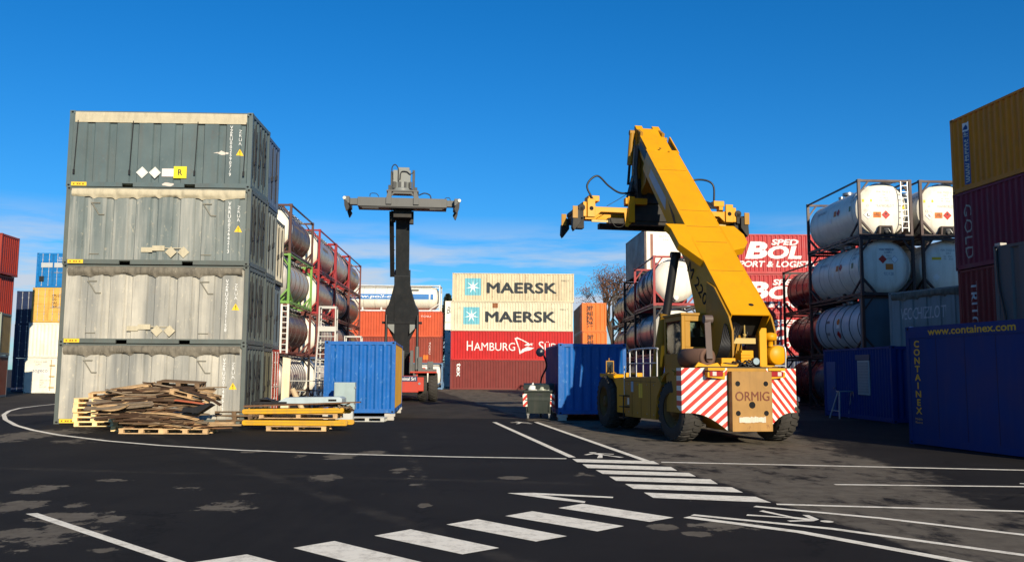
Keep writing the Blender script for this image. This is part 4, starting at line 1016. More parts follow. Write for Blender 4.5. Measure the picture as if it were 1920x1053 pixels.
# yoke and rotator
m = MB()
m.box(-.88, .88, sy - .5, sy + .75, sz + .56, sz + .64)
for sx in (-1, 1): m.prism([(sx * .60, sz - .16), (sx * .90, sz - .16), (sx * .90, sz + .20), (sx * .80, sz + .56), (sx * .60, sz + .56)], xz, sy + .655, sy + .75)
m.prism([(-.6, sz + .44), (.6, sz + .44), (.5, sz + .56), (-.5, sz + .56)], xz, sy + .6, sy + .7)
m.prism([(-.6, sz + .30), (-.45, sz + .44), (-.6, sz + .44)], xz, sy + .6, sy + .7); m.prism([(.6, sz + .30), (.6, sz + .44), (.45, sz + .44)], xz, sy + .6, sy + .7)
prt('yoke', m, LGREY, bevel=.01)
m = MB(); m.box(-.42, .55, sy - .45, sy + .35, sz + 1.15, sz + 1.85); m.box(-.35, .3, sy - .4, sy + .3, sz + 1.85, sz + 2.02); m.lathe([(0, .60), (.16, .60), (.18, .5), (.5, .5)], (0.05, sy, sz + .65), (0, 0, 1), 24); prt('rotator', m, paint('pale_grey_machine', (.27, .29, .28), .5, .12, .3), bevel=.02)
m = MB()
for k in range(4): m.box(-.5 + k * .3, -.36 + k * .3, sy + .36, sy + .5, sz + .78, sz + 1.16)
m.box(-.66, -.52, sy - .2, sy + .4, sz + .65, sz + 1.85); m.box(.56, .68, sy - .2, sy + .4, sz + .66, sz + 1.75); m.box(.6, .8, sy - .1, sy + .4, sz + .65, sz + .98); m.box(-.8, -.64, sy - .1, sy + .3, sz + .65, sz + .9); m.box(-.5, .55, sy + .3, sy + .42, sz + .66, sz + .76)
prt('damping_cylinder', m, DGREY, bevel=.01)
m = MB(); m.path(spline([(.55, sy + .4, sz + 1.3), (.62, sy + .4, sz + 1.9), (.46, sy + .4, sz + 2.14), (.27, sy + .4, sz + 1.9), (.25, sy + .42, sz + 1.3), (.2, sy + .42, sz + .9)]), .03); prt('spreader_hose', m, HOSE)
m = MB(); m.path(spline([(.16, sy + .42, sz + 1.3), (.1, sy + .42, sz + 1.72), (-.2, sy + .42, sz + 1.75), (-.4, sy + .42, sz + 1.62), (-.6, sy + .4, sz + 1.75)]), .028); prt('spreader_hose', m, HOSE)
m = MB(); m.path(spline([(-.9, sy + .5, sz + .42), (-1.2, sy + .5, sz + .54), (-1.5, sy + .45, sz + .45), (-1.58, sy + .45, sz + .22)]), .035); prt('spreader_hose', m, HOSE)
m = MB(); m.path(spline([(1.3, sy + .4, sz + .3), (1.45, sy + .4, sz + .47), (1.75, sy + .4, sz + .47), (1.8, sy + .4, sz + .3)]), .02); prt('spreader_hose', m, HOSE)
m = MB(); m.path(spline([(-2.3, sy + .4, sz + .2), (-2.4, sy + .4, sz + .32), (-2.6, sy + .4, sz + .32), (-2.65, sy + .4, sz + .15)]), .018); prt('spreader_hose', m, HOSE)

# ================================================================= the yard
def cm(name, rgb, **k):
    d = dict(rough=.5, var=.10, streak=.25, rust=.08); d.update(k)
    return paint(name, lin(*rgb), **d)
GREY_CLEAN = cm('grey_paint', (100, 117, 120), streak=.35, rust=.06, fleck=.12, fleckc=lin(170, 175, 170))
GREY_FRAME = cm('grey_frame_paint', (104, 112, 108), streak=.35, rust=.10)
GREY_LICHEN = paint('weathered_grey_paint', lin(122, 133, 133), .8, .14, .85, lin(200, 199, 190), .03, lin(150, 110, 80), vs_=.22, fleck=.5, fleckc=lin(214, 205, 182), spec=.2, wide=.35)
GREY_LICHEN2 = paint('bleached_grey_paint', lin(192, 187, 174), .8, .12, .85, lin(126, 129, 128), .05, lin(170, 135, 100), vs_=.22, fleck=.4, fleckc=lin(222, 212, 186), spec=.2, wide=.75)
TARP = paint('dirty_tarpaulin', lin(132, 125, 111), .75, .2, .8, lin(78, 74, 68), .0, vs_=.9, fleck=.45, fleckc=lin(206, 198, 180), bump=.5, sc=2.2)
TARP2 = paint('cream_tarpaulin', lin(196, 186, 160), .75, .08, .45, lin(150, 140, 118), .0, vs_=1.2, bump=.35, sc=2.0)
OLIVE = cm('olive_grey_paint', (120, 118, 98), streak=.5, rust=.12)
BLUEGREY = cm('blue_grey_paint', (104, 118, 128), streak=.35, rust=.05)
SLATE = cm('slate_blue_paint', (88, 108, 138), streak=.3, rust=.03)

def strip_poly(parent, face, u, z0, w, h, mat, name, k=5, off=.003):
    face.polys(parent, [[(u, z0 + h * i / k), (u + w, z0 + h * i / k), (u + w, z0 + h * (i + 1) / k), (u, z0 + h * (i + 1) / k)] for i in range(k)], mat, name, off)

# ---------------------------------------------------------------- grey bulk containers, front stack of four
def tarpaulin(c, kind, seed, mat):
    rnd = random.Random(seed); L, W, H = c.L, c.W, c.H; n = 150; m = MB(); rows = []
    ph = [rnd.uniform(0, 6.28) for _ in range(8)]
    per = (L - .4) / 8
    for i in range(n + 1):
        x = -L / 2 + .19 + (L - .38) * i / n
        g = (x + L / 2 - .2) / per; near = abs(g - round(g)); cinch = math.exp(-(near / .11) ** 2) if 0 < round(g) < 8 else 0
        wv = math.sin(x * 9 + ph[0]) * .5 + math.sin(x * 17 + ph[1]) * .35 + math.sin(x * 31 + ph[2]) * .2
        y0 = -W / 2
        if kind == 'flat':
            dr = .40 + .004 * wv; b = .016 + .004 * math.sin(x * 4 + ph[3])
            prof = [(y0 + .5, H + .015), (y0 + .10, H - .02), (y0 - b * .4, H - .05), (y0 - b, H - .15), (y0 - b, H - .28 - 0), (y0 - b * .8, H - dr)]
        else:
            b = (.06 + .016 * wv + .02 * math.sin(x * 2.3 + ph[5])) * (1 - .55 * cinch); dr = .32 + .014 * wv + .03 * math.sin(x * 1.9 + ph[6]) + .03 * cinch
            prof = [(y0 + .5, H + .02), (y0 + .12, H - .01), (y0 - b * .5, H - .07), (y0 - b, H - .15), (y0 - b * (1.05 + .15 * math.sin(x * 23 + ph[4])), H - .22), (y0 - b * .8, H - .29), (y0 - .012, H - dr), (y0 - .004, H - dr - .02 - .03 * cinch)]
        rows.append([(x, a, z) for a, z in prof])
    k = len(rows[0])
    m.add([p for r_ in rows for p in r_], [(i * k + j, (i + 1) * k + j, (i + 1) * k + j + 1, i * k + j + 1) for i in range(n) for j in range(k - 1)], 0, kind != 'flat')
    m.box(-L / 2 + .19, L / 2 - .19, -W / 2 + .5, W / 2 - .1, H - .005, H + .012)
    m.build('tarpaulin', mat, c.root, fix=False)
def bulk(label, corner, rz, z, wall, tmat, kind, seed, codes, rowtype):
    x, y = at_corner(corner, rz, -3.03, -1.22)
    c = container(label, (x, y, z), rz, GREY_CLEAN if rowtype == 'R' else GREY_FRAME, side='p', detail=2, wallmat=wall, group='grey bulk containers stacked by the pallets', name='bulk_container', cat='bulk container', roof=False, ends=('c', 'c'), pitch=.36)
    f = c.face['F']; rt = c.root
    c.wall['R'].data.materials[0] = GREY_FRAME if rowtype != 'R' else GREY_CLEAN
    tarpaulin(c, kind, seed, tmat)
    out = Face((0, -1.222, 0), (1, 0, 0), (0, -1, 0))
    st = lambda s: '\n'.join(s)
    f.text(rt, st(codes), 2.285, .42, .095, 1.72, WHITE_TXT, bold=.006, line=.85, align='CENTER'); f.text(rt, 'Z\nR\nU\nA', 2.585, 1.48, .085, .52, WHITE_TXT, line=.9, align='CENTER')
    f.poly(rt, [(2.51, 1.13), (2.75, 1.13), (2.63, 1.35)], PLAC_YEL, 'warning_triangle', .004)
    f.text(rt, '!', 2.62, 1.16, .02, .12, BLACK_TXT, name='warning_mark', off=.006)
    out.rect(rt, -2.86, .035, .50, .125, PLAC_YEL, 'yellow_plate', .003)
    out.polys(rt, [[(-2.80 + q, .07), (-2.80 + q + w, .07), (-2.80 + q + w, .12), (-2.80 + q, .12)] for q, w in ((0, .05), (.12, .06), (.20, .05), (.30, .06))], plain('brown_marking', (.35, .16, .02)), 'plate_marking', .005)
    # end wall fittings on the visible short side
    m = MB(); rnd = random.Random(seed)
    for k in range(5): m.box(3.03, 3.045, -1.0 + k * .4, -.96 + k * .4, .5, 2.1)
    for k in range(3):
        yy = -.8 + k * .6; m.tube((3.045, yy, .3), (3.045, yy, 2.3), .018, n=6); m.box(3.03, 3.07, yy - .06, yy + .06, .9 + .1 * k, 1.05 + .1 * k); m.path([(3.06, yy, 1.8), (3.08, yy + .12, 1.5), (3.06, yy + .05, 1.2)], .012, 5)
    m.build('end_fitting', BLACK, rt)
    if rowtype == 'R':
        for u in (-2.74, -.92, 1.22, 2.84):
            m = MB(); m.bar((u, -1.238, 2.25), (u - .05, -1.245, .50), .028, .01, up=(0, 1, 0)); m.box(u - .08, u - .02, -1.26, -1.235, .42, .58); m.build('strap', BLACK, rt)
        for u in (-.55, -.13):
            q = MB(); q.prism([(u, .30), (u + .20, .50), (u, .70), (u - .20, .50)], xz, -1.245, -1.225); d = q.build('placard_holder', plain('pale_placard', (.62, .62, .58)), rt); Face((0, -1.246, 0), (1, 0, 0), (0, -1, 0)).diamond(d, u, .5, .13, plain('off_white_placard', (.72, .71, .66)), 'placard_face', .002)
        q = MB(); q.box(.10, .50, -1.245, -1.225, .37, .64); q.build('document_plate', plain('pale_pink_plate', (.66, .62, .60)), rt)
        q = MB(); q.box(.49, .91, -1.25, -1.225, .32, .72); p = q.build('letter_plate', plain('bright_yellow_plate', (.82, .66, .02)), rt); Face((0, -1.25, 0), (1, 0, 0), (0, -1, 0)).text(p, 'R', .63, .42, .15, .20, BLACK_TXT, bold=.02, off=.002)
        q = MB(); q.prism([(.31 + .20 * math.cos(t * .5236), .11 + .06 * math.sin(t * .5236) * (1 + .3 * math.sin(t * 2.1))) for t in range(12)], xz, -1.226, -1.2175); q.build('paint_scar', plain('scraped_primer', (.62, .56, .50)), rt)
        f.poly(rt, [(1.75, 1.20), (1.93, 1.24), (2.0, 1.30), (2.13, 1.24), (2.26, 1.22), (2.26, 1.17), (2.02, 1.15), (1.9, 1.19)], plain('scraped_primer', (.62, .56, .50)), 'paint_scar', .003)
    else:
        for u in (-1.95, 1.70):
            m = MB(); m.bar((u - .25, -1.235, 2.05), (u + .05, -1.235, 2.05), .03); m.bar((u - .22, -1.235, 2.04), (u + .03, -1.235, 1.66), .025); m.bar((u + .03, -1.235, 1.66), (u + .20, -1.235, 1.66), .03); m.build('bracket', paint('scuffed_bracket', lin(150, 146, 132), .8), rt); m = MB(); m.box(u - .24, u + .08, -1.24, -1.21, .34, .365); m.build('step_rail', paint('scuffed_bracket', lin(150, 146, 132), .8), rt)
        sh = rnd.uniform(-.25, .25)
        q = MB(); q.box(-.72 + sh, -.36 + sh, -1.25, -1.22, .42, .58); q.box(-.36 + sh, .04 + sh, -1.255, -1.22, .47, .64); q.box(.05 + sh, .62 + sh, -1.25, -1.22, .55, .575); q.build('document_plate', TARP2, rt)
        for k, u in enumerate((.25 + sh, .66 + sh)):
            q = MB(); q.prism([(u, .24), (u + .19, .43), (u, .62), (u - .19, .43)], xz, -1.245, -1.225); q.build('placard_holder', TARP2, rt)
rzf = .035
cl = P(100, 792, 28.7)
LEAN = .0
bulk('clean grey bulk container with yellow R plate, top of the front stack', (P(124, 353, 28.7).x - .02, 28.70), rzf, 7.77, GREY_CLEAN, TARP2, 'flat', 1, 'VZRU0025907/9', 'R')
bulk('streaked grey bulk container, second from top of the front stack', (P(118, 496, 28.7).x, 28.66), rzf + .004, 5.18, GREY_LICHEN, TARP2, 'roll', 2, 'VRRU00264213', 'x')
bulk('bleached beige-grey bulk container, third from top of the front stack', (P(110, 640, 28.7).x, 28.72), rzf, 2.59, GREY_LICHEN2, TARP, 'roll', 3, 'VZRU00221158', 'x')
bulk('bleached grey bulk container on the ground behind the pallet heap', (P(101, 792, 28.7).x, 28.68), rzf, 0, GREY_LICHEN2, TARP, 'roll', 4, 'VZRU00248613', 'x')
def rightcol(Y, Xr, rz, items, L=6.06):
    """column of containers whose short right-hand end shows"""
    z = 0
    for (label, mat, fr, H, dx, end) in items:
        x, y = at_corner((Xr + dx, Y), rz, L / 2, -1.22)
        c = container(label, (x, y, z), rz, mat, L=L, H=H, frame=fr, ends=('c', end), detail=1, group='containers behind the front stack', pitch=.36)
        m = MB(); q = random.Random(int(Y * 7 + z * 3))
        if end == 'c':
            for k in range(3): yy = -.8 + k * .7; m.tube((L / 2 + .02, yy, .35), (L / 2 + .02, yy, H - .3), .02, n=6); m.box(L / 2, L / 2 + .05, yy - .07, yy + .07, .8 + .2 * k, 1.0 + .2 * k)
            m.build('end_fitting', BLACK, c.root)
        z += H
rightcol(31.25, -8.98, .06, [('olive grey container at ground level, second in from the front stack', OLIVE, GREY_FRAME, 2.59, 0, 'c'),
    ('grey container on the olive one, second stack in', GREY_FRAME, None, 2.59, .03, 'c'), ('pale weathered grey container, third up in the second stack', GREY_LICHEN, GREY_FRAME, 2.59, 0, 'c'),
    ('slate blue container topping the second stack', SLATE, None, 2.59, .02, 'c')])
REDORANGE = cm('orange_red_paint', (222, 66, 38), rust=.03)
CREAMW = paint('cream_weathered', lin(216, 206, 180), .7, .08, .5, lin(160, 148, 122), .1)
rightcol(33.9, -9.38, .07, [('bright orange-red container at ground level beside the junk', REDORANGE, None, 2.59, 0, 'd'), ('blue grey corrugated container on the orange-red one', BLUEGREY, None, 2.59, -.05, 'c'),
    ('pale cream weathered container topping the third stack', CREAMW, OLIVE, 2.59, 0.08, 'c')])

# ---------------------------------------------------------------- tank containers on the left, running back
MAR = cm('brown_frame_paint', (98, 66, 58), rust=.15); REDF = cm('red_frame_paint', (172, 46, 52), rust=.12); RUSTF = cm('rust_red_frame_paint', (120, 64, 56), rust=.2)
GREENF = cm('lime_frame_paint', (126, 176, 84), rust=.10); BLUEF = cm('blue_frame_paint', (72, 100, 140), rust=.05); WHITEF = cm('white_frame_paint', (214, 212, 206), rust=.08); DARKF = cm('dark_frame_paint', (48, 42, 44), rust=.12)
TW = paint('tank_white', lin(228, 224, 212), .4, .06, .38, lin(170, 156, 130), .02); TW2 = paint('tank_offwhite', lin(232, 226, 208), .4, .06, .3, lin(170, 156, 130), .03)
TBR = paint('tank_brown_clad', lin(112, 88, 76), .38, .10, .4, lin(70, 56, 48), .08, metal=.15); TSIL = paint('tank_silver', lin(186, 182, 176), .36, .10, .4, lin(110, 98, 90), .04, metal=.35)
TSILB = paint('tank_tarnished_silver', lin(166, 146, 130), .36, .14, .5, lin(96, 74, 62), .1, metal=.3); TGRW = paint('tank_grey_white', lin(196, 192, 186), .4, .08, .5, lin(120, 104, 92), .03, metal=.2)
def leftX(Y): return -9.8 - .036 * Y
def lt(label, Y, z, *a, **k):
    rz = R(92.06); L = 6.06
    x, y = at_corner((leftX(Y), Y), rz, -L / 2, -1.22)
    c = tank(label, (x, y, z), rz, *a, group='tank containers stacked on the left', **k); c.lab = c.side
    return c
rr5 = (-2.2, -1.1, 0, 1.1, 2.2)
lt('silver ribbed tank at ground level behind the white rack, nearest column', 45, 0, GREENF if 0 else DARKF, TSIL, TSIL, rings=(-2.4, -1.8, -1.2, -.6, 0, .6, 1.2, 1.8, 2.4), ringm=TSIL)
c = lt('brown clad tank in rust frame with white bars, second up in nearest left column', 45, 2.59, RUSTF, TBR, TBR)
m = MB()
for yy in (-1.19, -.86): m.box(-3.10, -3.04, yy - .05, yy + .05, .05, 2.55)
for k in range(9): m.box(-3.10, -3.05, -1.14, -.9, .2 + k * .28, .24 + k * .28)
m.build('end_ladder', WHITEF, c.root)
c = lt('grey-white banded tank in lime green frame, third up in nearest left column', 45, 5.18, GREENF, TGRW, TGRW, rings=rr5, ringm=TBR)
c = lt('brown clad tank with cream end, top of the nearest left column', 45, 7.77, MAR, TBR, TW2)
strip_poly(c.root, c.side, -1.6, 1.55, 2.6, .16, plain('tan_lettering', (.28, .2, .14)), 'faded_lettering')
c = lt('white tank in blue frame at ground level, second left column', 53.2, 0, BLUEF, TW, TW)
c = lt('white-ended silver tank, second up in second left column', 53.2, 2.59, RUSTF, TSIL, TW, rings=rr5, ringm=TSIL)
c = lt('tarnished tank with cream end in red frame, third up in second left column', 53.2, 5.18, REDF, TSILB, TW2)
c = lt('silver tank with cream end in red frame, top of second left column', 53.2, 7.77, REDF, TSIL, TW2)
strip_poly(c.root, c.side, -1.4, 1.5, 1.8, .20, plain('tan_lettering', (.28, .2, .14)), 'faded_lettering')
nm = ('ground level', 'second up', 'third up', 'top')
for k in range(4):
    lt('tarnished silver tank in rust red frame, %s of third left column' % nm[k], 59.5, 2.59 * k, RUSTF if k < 3 else REDF, TSILB if k != 3 else TSIL, TW if k in (1, 2) else TSIL, rings=(-1.4, 1.4), ringm=TSILB)
for k in range(4):
    c = lt('brown tank in dark rust frame, %s of last left column before the silo tank' % nm[k], 65.8, 2.59 * k, RUSTF, TBR if k != 3 else TSILB, TBR, rings=(-2.4, 2.4), ringm=TSILB)
    strip_poly(c.root, c.side, -1.2, 1.45, 2.0, .22, plain('ochre_lettering', (.36, .26, .08)), 'faded_lettering')

# ---------------------------------------------------------------- far wall of stacks
FARF = cm('rusty_cream_container', (208, 196, 164), rust=.42, streak=.55, dirtc=lin(150, 104, 64), vs_=.22, rustc=lin(130, 74, 40)); CREAMC = cm('cream_container', (212, 204, 176), rust=.18, streak=.35, rustc=lin(150, 96, 60)); HRED = cm('bright_red_container', (208, 36, 38), rust=.02, streak=.12); TBROWN = cm('brown_red_container', (132, 54, 50), rust=.02, streak=.15)
HC = 2.9; L40 = 12.19
mx = P(843.5, 731, 87.8).x + L40 / 2
SKY = plain('sky_blue_panel', (.16, .50, .60)); DKB = plain('charcoal_lettering', (.025, .035, .045))
def maersk(label, z, mat, dx):
    c = container(label, (mx + dx, 87.8 + 1.22, z), .012, mat, L=L40, H=HC, group='containers in the far wall'); f = c.face['F']; u0 = -L40 / 2
    f.rect(c.root, u0 + 1.25, .66, 1.62, 1.72, SKY, 'logo_square', .004)
    pts = []; ccx, ccz = u0 + 2.06, 1.52
    for k in range(14):
        a = math.pi / 2 + math.pi * k / 7; r_ = .72 if k % 2 == 0 else .17; pts.append((ccx + r_ * math.cos(a), ccz + r_ * math.sin(a)))
    f.polys(c.root, [[(ccx, ccz), pts[k], pts[(k + 1) % 14]] for k in range(14)], plain('logo_white', (.8, .8, .76)), 'logo_star', .008)
    f.text(c.root, 'MAERSK', u0 + 3.42, .86, 7.05, 1.12, DKB, bold=.035, spacing=1.02, off=.006)
    f.text(c.root, 'MSKU 7', u0 + 10.9, 2.1, .8, .16, DKB, off=.005)
    return c
c1 = maersk('rust-stained cream container with blue star and grey lettering, top of far stack', 3 * HC, FARF, .12)
c2 = maersk('cleaner cream container with blue star, under the rust-stained one', 2 * HC, CREAMC, 0)
c2.face['F'].rect(c2.root, -L40 / 2 + 4.15, 2.3, .55, .5, plain('rust_patch', (.34, .12, .04)), 'rust_patch', .005)
c3 = container('bright red container with white shipping lettering in far stack', (mx, 89.02, HC), .012, HRED, L=L40, H=HC, group='containers in the far wall'); f = c3.face['F']; u0 = -L40 / 2
f.text(c3.root, 'H', u0 + 1.6, .95, .58, .95, WHITE_TXT, off=.006); f.text(c3.root, 'AMBURG', u0 + 2.3, .95, 4.1, .80, WHITE_TXT, off=.006)
f.text(c3.root, 'S', u0 + 8.75, .95, .5, .95, WHITE_TXT, off=.006); f.text(c3.root, 'ÜD', u0 + 9.35, .95, 1.2, .95, WHITE_TXT, off=.006)
f.polys(c3.root, [[(u0 + 6.35, 2.2), (u0 + 6.95, 2.05), (u0 + 7.6, 1.7), (u0 + 8.15, 1.45), (u0 + 8.1, 1.55), (u0 + 7.3, 1.98), (u0 + 6.6, 2.3)], [(u0 + 8.3, 1.25), (u0 + 7.6, 1.35), (u0 + 7.1, 1.1), (u0 + 6.85, .62), (u0 + 7.4, .92), (u0 + 7.9, 1.02)], [(u0 + 6.35, 2.2), (u0 + 6.5, 2.2), (u0 + 7.0, .75), (u0 + 6.85, .62), (u0 + 6.75, 1.2)], [(u0 + 7.6, 1.68), (u0 + 8.25, 1.7), (u0 + 7.75, 1.45), (u0 + 7.3, 1.5)]], WHITE_TXT, 'emblem', .007)
c4 = container('brown-red container with upright white lettering at base of far stack', (mx, 89.02, 0), .012, TBROWN, L=L40, H=HC, group='containers in the far wall')
c4.face['F'].text(c4.root, 'tex', -L40 / 2 + .62, 1.25, .42, 1.35, WHITE_TXT, rot=-90, bold=.02, off=.006)
# white narrow stack between
REEF = cm('reefer_white', (232, 228, 214), streak=.15, rust=.02)
nm4 = ('resting on the ground', 'second from the ground', 'third from the ground', 'topmost, with black script')
wx = P(833, 700, 103).x
for k in range(4):
    c = container('white container end peeking beside the far wall, ' + nm4[k], (wx + 1.22, 103 + 6.1, k * 2.5), R(90), REEF, L=L40, H=2.5, ends=('f', 'f'), side='f', group='white containers in the gap')
    if k == 3: c.face['L'].text(c.root, 'Bertschi', -1.05, 1.0, 2.6, .8, BLACK_TXT, shear=.3)
    else: c.face['L'].text(c.root, 'V V', -.85, 1.3, .7, .22, BLACK_TXT)
# orange / brown / silo tank
ORNG = cm('orange_red_container', (222, 96, 58), rust=.10, streak=.2, rustc=lin(190, 60, 40)); BRNR = cm('brick_brown_container', (160, 70, 54), rust=.08)
kx = P(827, 700, 88.5).x - L40 / 2
k1 = container('brick brown container behind the red reach stacker, bottom of its stack', (kx - 4.2, 89.7, 0), 0, BRNR, L=L40, group='containers under the silo tank')
k2 = container('brick brown container behind the red reach stacker, middle of its stack', (kx, 89.7, 2.59), 0, BRNR, L=L40, group='containers under the silo tank')
k3 = container('orange container behind the dark grey boom, under the silo tank', (kx, 89.7, 5.18), 0, ORNG, L=L40, group='containers under the silo tank')
k2.face['F'].text(k2.root, 'TCKU', 4.85, .9, .16, 1.2, WHITE_TXT, rot=-90); k2.face['F'].rect(k2.root, 4.3, .35, .5, .45, PLAC_ORANGE, 'orange_plate', .004)
k3.face['F'].text(k3.root, 'TCNU', 4.0, 2.0, 1.0, .18, WHITE_TXT)
tank('white tank in pale blue frame at ground level behind the dual tyres', (P(829, 700, 87).x - 3.03, 88.9, 0), 0, cm('pale_blue_frame', (110, 150, 190)), TW, group='tank containers in the far wall')
st_ = tank('long cream silo tank with blue web-address band, on the orange container', (kx - .1, 89.7, 7.77), 0, WHITEF, TW2, L=12.0, H=2.65, r=1.2, zc=1.40, dome=.9, walk=True, valve=False, toprail=True, group='tank containers in the far wall')
bl = plain('blue_band', (.05, .24, .62))
strip_poly(st_.root, st_.side, -3.6, 1.20, 8.9, .55, bl, 'blue_band', 6, .006); st_.side.text(st_.root, 'www.poli-cargo', -3.3, 1.26, 6.0, .40, WHITE_TXT, bold=.02, off=.014, shear=.15)
strip_poly(st_.root, st_.side, 1.2, 2.05, 2.6, .18, plain('dark_markings', (.08, .08, .08)), 'faded_lettering', 3, .006)
# orange pair with Chinese lettering
OR2 = cm('orange_container', (240, 128, 52), rust=.03, streak=.12)
for k in range(3):
    c = container(('orange container end at ground level behind the blue container', 'orange container end with upright characters, middle of its far stack', 'orange container end with upright characters, top of its far stack')[k], (P(1092, 650, 88).x + 1.22, 88 + 6.1, k * HC), R(90), OR2, L=L40, H=HC, ends=('c', 'c'), group='orange containers beside the far wall', pitch=.4)
    if k: c.face['L'].text(c.root, '郑\n州\n陆\n港', -.80, .45, .72, 2.15, plain('brown_lettering', (.10, .035, .02)), bold=.03, line=.95, off=.005)
# ---------------------------------------------------------------- far left stacks
RUSTR = cm('rust_red_container', (176, 62, 46), rust=.05); GRGRN = cm('grey_green_container', (150, 158, 142)); TANC = cm('tan_container', (176, 150, 98)); BRN2 = cm('brown_container', (150, 88, 68))
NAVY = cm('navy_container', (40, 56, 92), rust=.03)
def rc(label, px, Y, z, rz, mat, endm=None, L=6.06):
    x, y = at_corner((P(px, 690, Y).x, Y), rz, L / 2, -1.22)
    c = container(label, (x, y, z), rz, mat, L=L, group='stacks at the far left'); 
    if endm: c.wall['R'].data.materials[0] = endm
    return c
c = rc('rust red container with white lettering, topmost at the left picture edge', -12, 55.5, 7.77, .10, RUSTR); c.face['F'].text(c.root, 'MAC6', .75, 1.05, 2.1, .75, WHITE_TXT, bold=.03); c.face['F'].text(c.root, 'C\nA\nI\nU', 2.3, 1.2, .12, 1.0, WHITE_TXT)
c = rc('rust red container, second from top at the left picture edge', -18, 55.5, 5.18, .10, RUSTR); c.face['F'].text(c.root, 'C\nA\nI\nU', 2.3, 1.2, .12, 1.0, WHITE_TXT)
rc('grey-green container with tan short end at the left picture edge', -2, 53.5, 2.59, .30, GRGRN, TANC)
rc('grey container with brown short end on the ground at the left edge', -4, 53.5, 0, .30, BLUEGREY, BRN2)
for k in range(3):
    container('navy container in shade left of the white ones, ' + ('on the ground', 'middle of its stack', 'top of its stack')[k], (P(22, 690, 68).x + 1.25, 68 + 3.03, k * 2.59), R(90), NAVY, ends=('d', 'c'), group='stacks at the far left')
BLU3 = cm('mid_blue_container', (20, 132, 210), rust=.02); YEL3 = cm('sand_yellow_container', (226, 180, 92), rust=.08); WHT3 = cm('white_container', (226, 222, 206), rust=.04)
lx = P(53, 690, 65).x + 1.22
def endst(label, z, mat, kind, dx=0, H=2.59):
    return container(label, (lx + dx, 65 + 3.03, z), R(90), mat, H=H, ends=(kind, 'c'), group='stacks at the far left')
c = endst('white container with small dark print and door, on the ground left of grey stack', 0, WHT3, 'f', -.25); f = c.face['L']
f.text(c.root, 'CAXU 689\n  22R1', -.6, 2.05, 1.0, .3, GREY_TXT); f.text(c.root, 'sogeco', -.65, 1.45, 1.1, .26, BLUE_TXT); f.text(c.root, 'MAX.GROSS\nTARE\nNET\nCU.CAP', -.1, .4, .8, .6, GREY_TXT)
m = MB(); m.box(-3.06, -3.03, -.72, -.68, .2, 2.45)
for z_ in (.4, 1.2, 2.0): m.box(-3.08, -3.03, -1.0, -.6, z_, z_ + .06)
m.build('lock_rod', plain('brass_rod', (.5, .36, .12)), c.root)
endst('plain white corrugated container on the white one with print', 2.59, WHT3, 'c', -.15)
c = endst('sand yellow container with double doors left of grey stack', 5.18, YEL3, 'd'); c.face['L'].text(c.root, 'CPIU 213\n22G1\nMAX\nTARE', .25, 1.1, .7, 1.0, plain('brown_lettering', (.10, .035, .02)), off=.03)
c = endst('mid blue container with pale door panels, top of its stack at far left', 7.77, BLU3, 'd', .15); c.face['L'].rect(c.root, -.85, 1.5, .85, .35, plain('pale_grey_panel', (.5, .52, .52)), 'door_panel', .045); c.face['L'].rect(c.root, .12, 1.5, .85, .35, plain('pale_grey_panel', (.5, .52, .52)), 'door_panel', .045)
c.face['L'].rect(c.root, -.95, .45, .35, .4, BLACK_TXT, 'black_square', .045); c.face['L'].text(c.root, 'TITU\n22G1', .4, 1.95, .5, .3, WHITE_TXT, off=.05)

# ---------------------------------------------------------------- blue containers each side of the lane
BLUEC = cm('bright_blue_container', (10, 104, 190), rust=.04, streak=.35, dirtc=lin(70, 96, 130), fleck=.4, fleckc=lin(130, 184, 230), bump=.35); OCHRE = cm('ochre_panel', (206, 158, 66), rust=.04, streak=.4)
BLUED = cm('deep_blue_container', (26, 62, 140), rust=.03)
rz = R(90 + 4.6); x, y = at_corner((P(741, 700, 32).x, 32), rz, -3.03, -1.27)
bc = container('bright blue container with ochre long side, grey cabinet before it', (x, y, .24), rz, BLUEC, W=2.54, detail=2, ends=('c', 'c'), pitch=.30, group='blue containers by the lane')
bc.wall['F'].data.materials[0] = OCHRE
def block_under(c, lx_, ly_, h, label):
    M = Matrix.Translation(c.root.location) @ Matrix.Rotation(c.root.rotation_euler.z, 4, 'Z'); p = M @ Vector((lx_, ly_, 0))
    m = MB(); m.box(-.19, .19, -.15, .15, 0, h * .55); m.box(-.15, .15, -.19, .19, h * .55, h); o = m.build('support_block', CONC, None, .008); o.location = (p.x, p.y, 0); o.rotation_euler = (0, 0, c.root.rotation_euler.z)
    tag(o, label, 'block', 'blocks under the blue containers')
block_under(bc, -2.85, -1.1, .24, 'pale block under the near right corner of the blue-ochre container'); block_under(bc, -2.85, 1.1, .24, 'pale block under the near left corner of the blue-ochre container')
block_under(bc, 2.85, -1.1, .24, 'pale block under the far right corner of the blue-ochre container'); block_under(bc, 2.85, 1.1, .24, 'pale block under the far left corner of the blue-ochre container')
rz = R(90 + 2.2); x, y = at_corner((P(1047, 700, 32.4).x, 32.4), rz, -3.03, 1.25)
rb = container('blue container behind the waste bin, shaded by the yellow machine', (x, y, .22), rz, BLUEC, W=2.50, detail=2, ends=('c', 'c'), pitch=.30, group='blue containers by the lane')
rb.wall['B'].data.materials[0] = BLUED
for (a, b, t) in ((-2.85, 1.1, 'near left corner'), (-2.85, -1.1, 'near right corner'), (2.85, 1.1, 'far left corner'), (2.85, -1.1, 'far right corner')): block_under(rb, a, b, .22, 'pale block under the %s of the shaded blue container' % t)
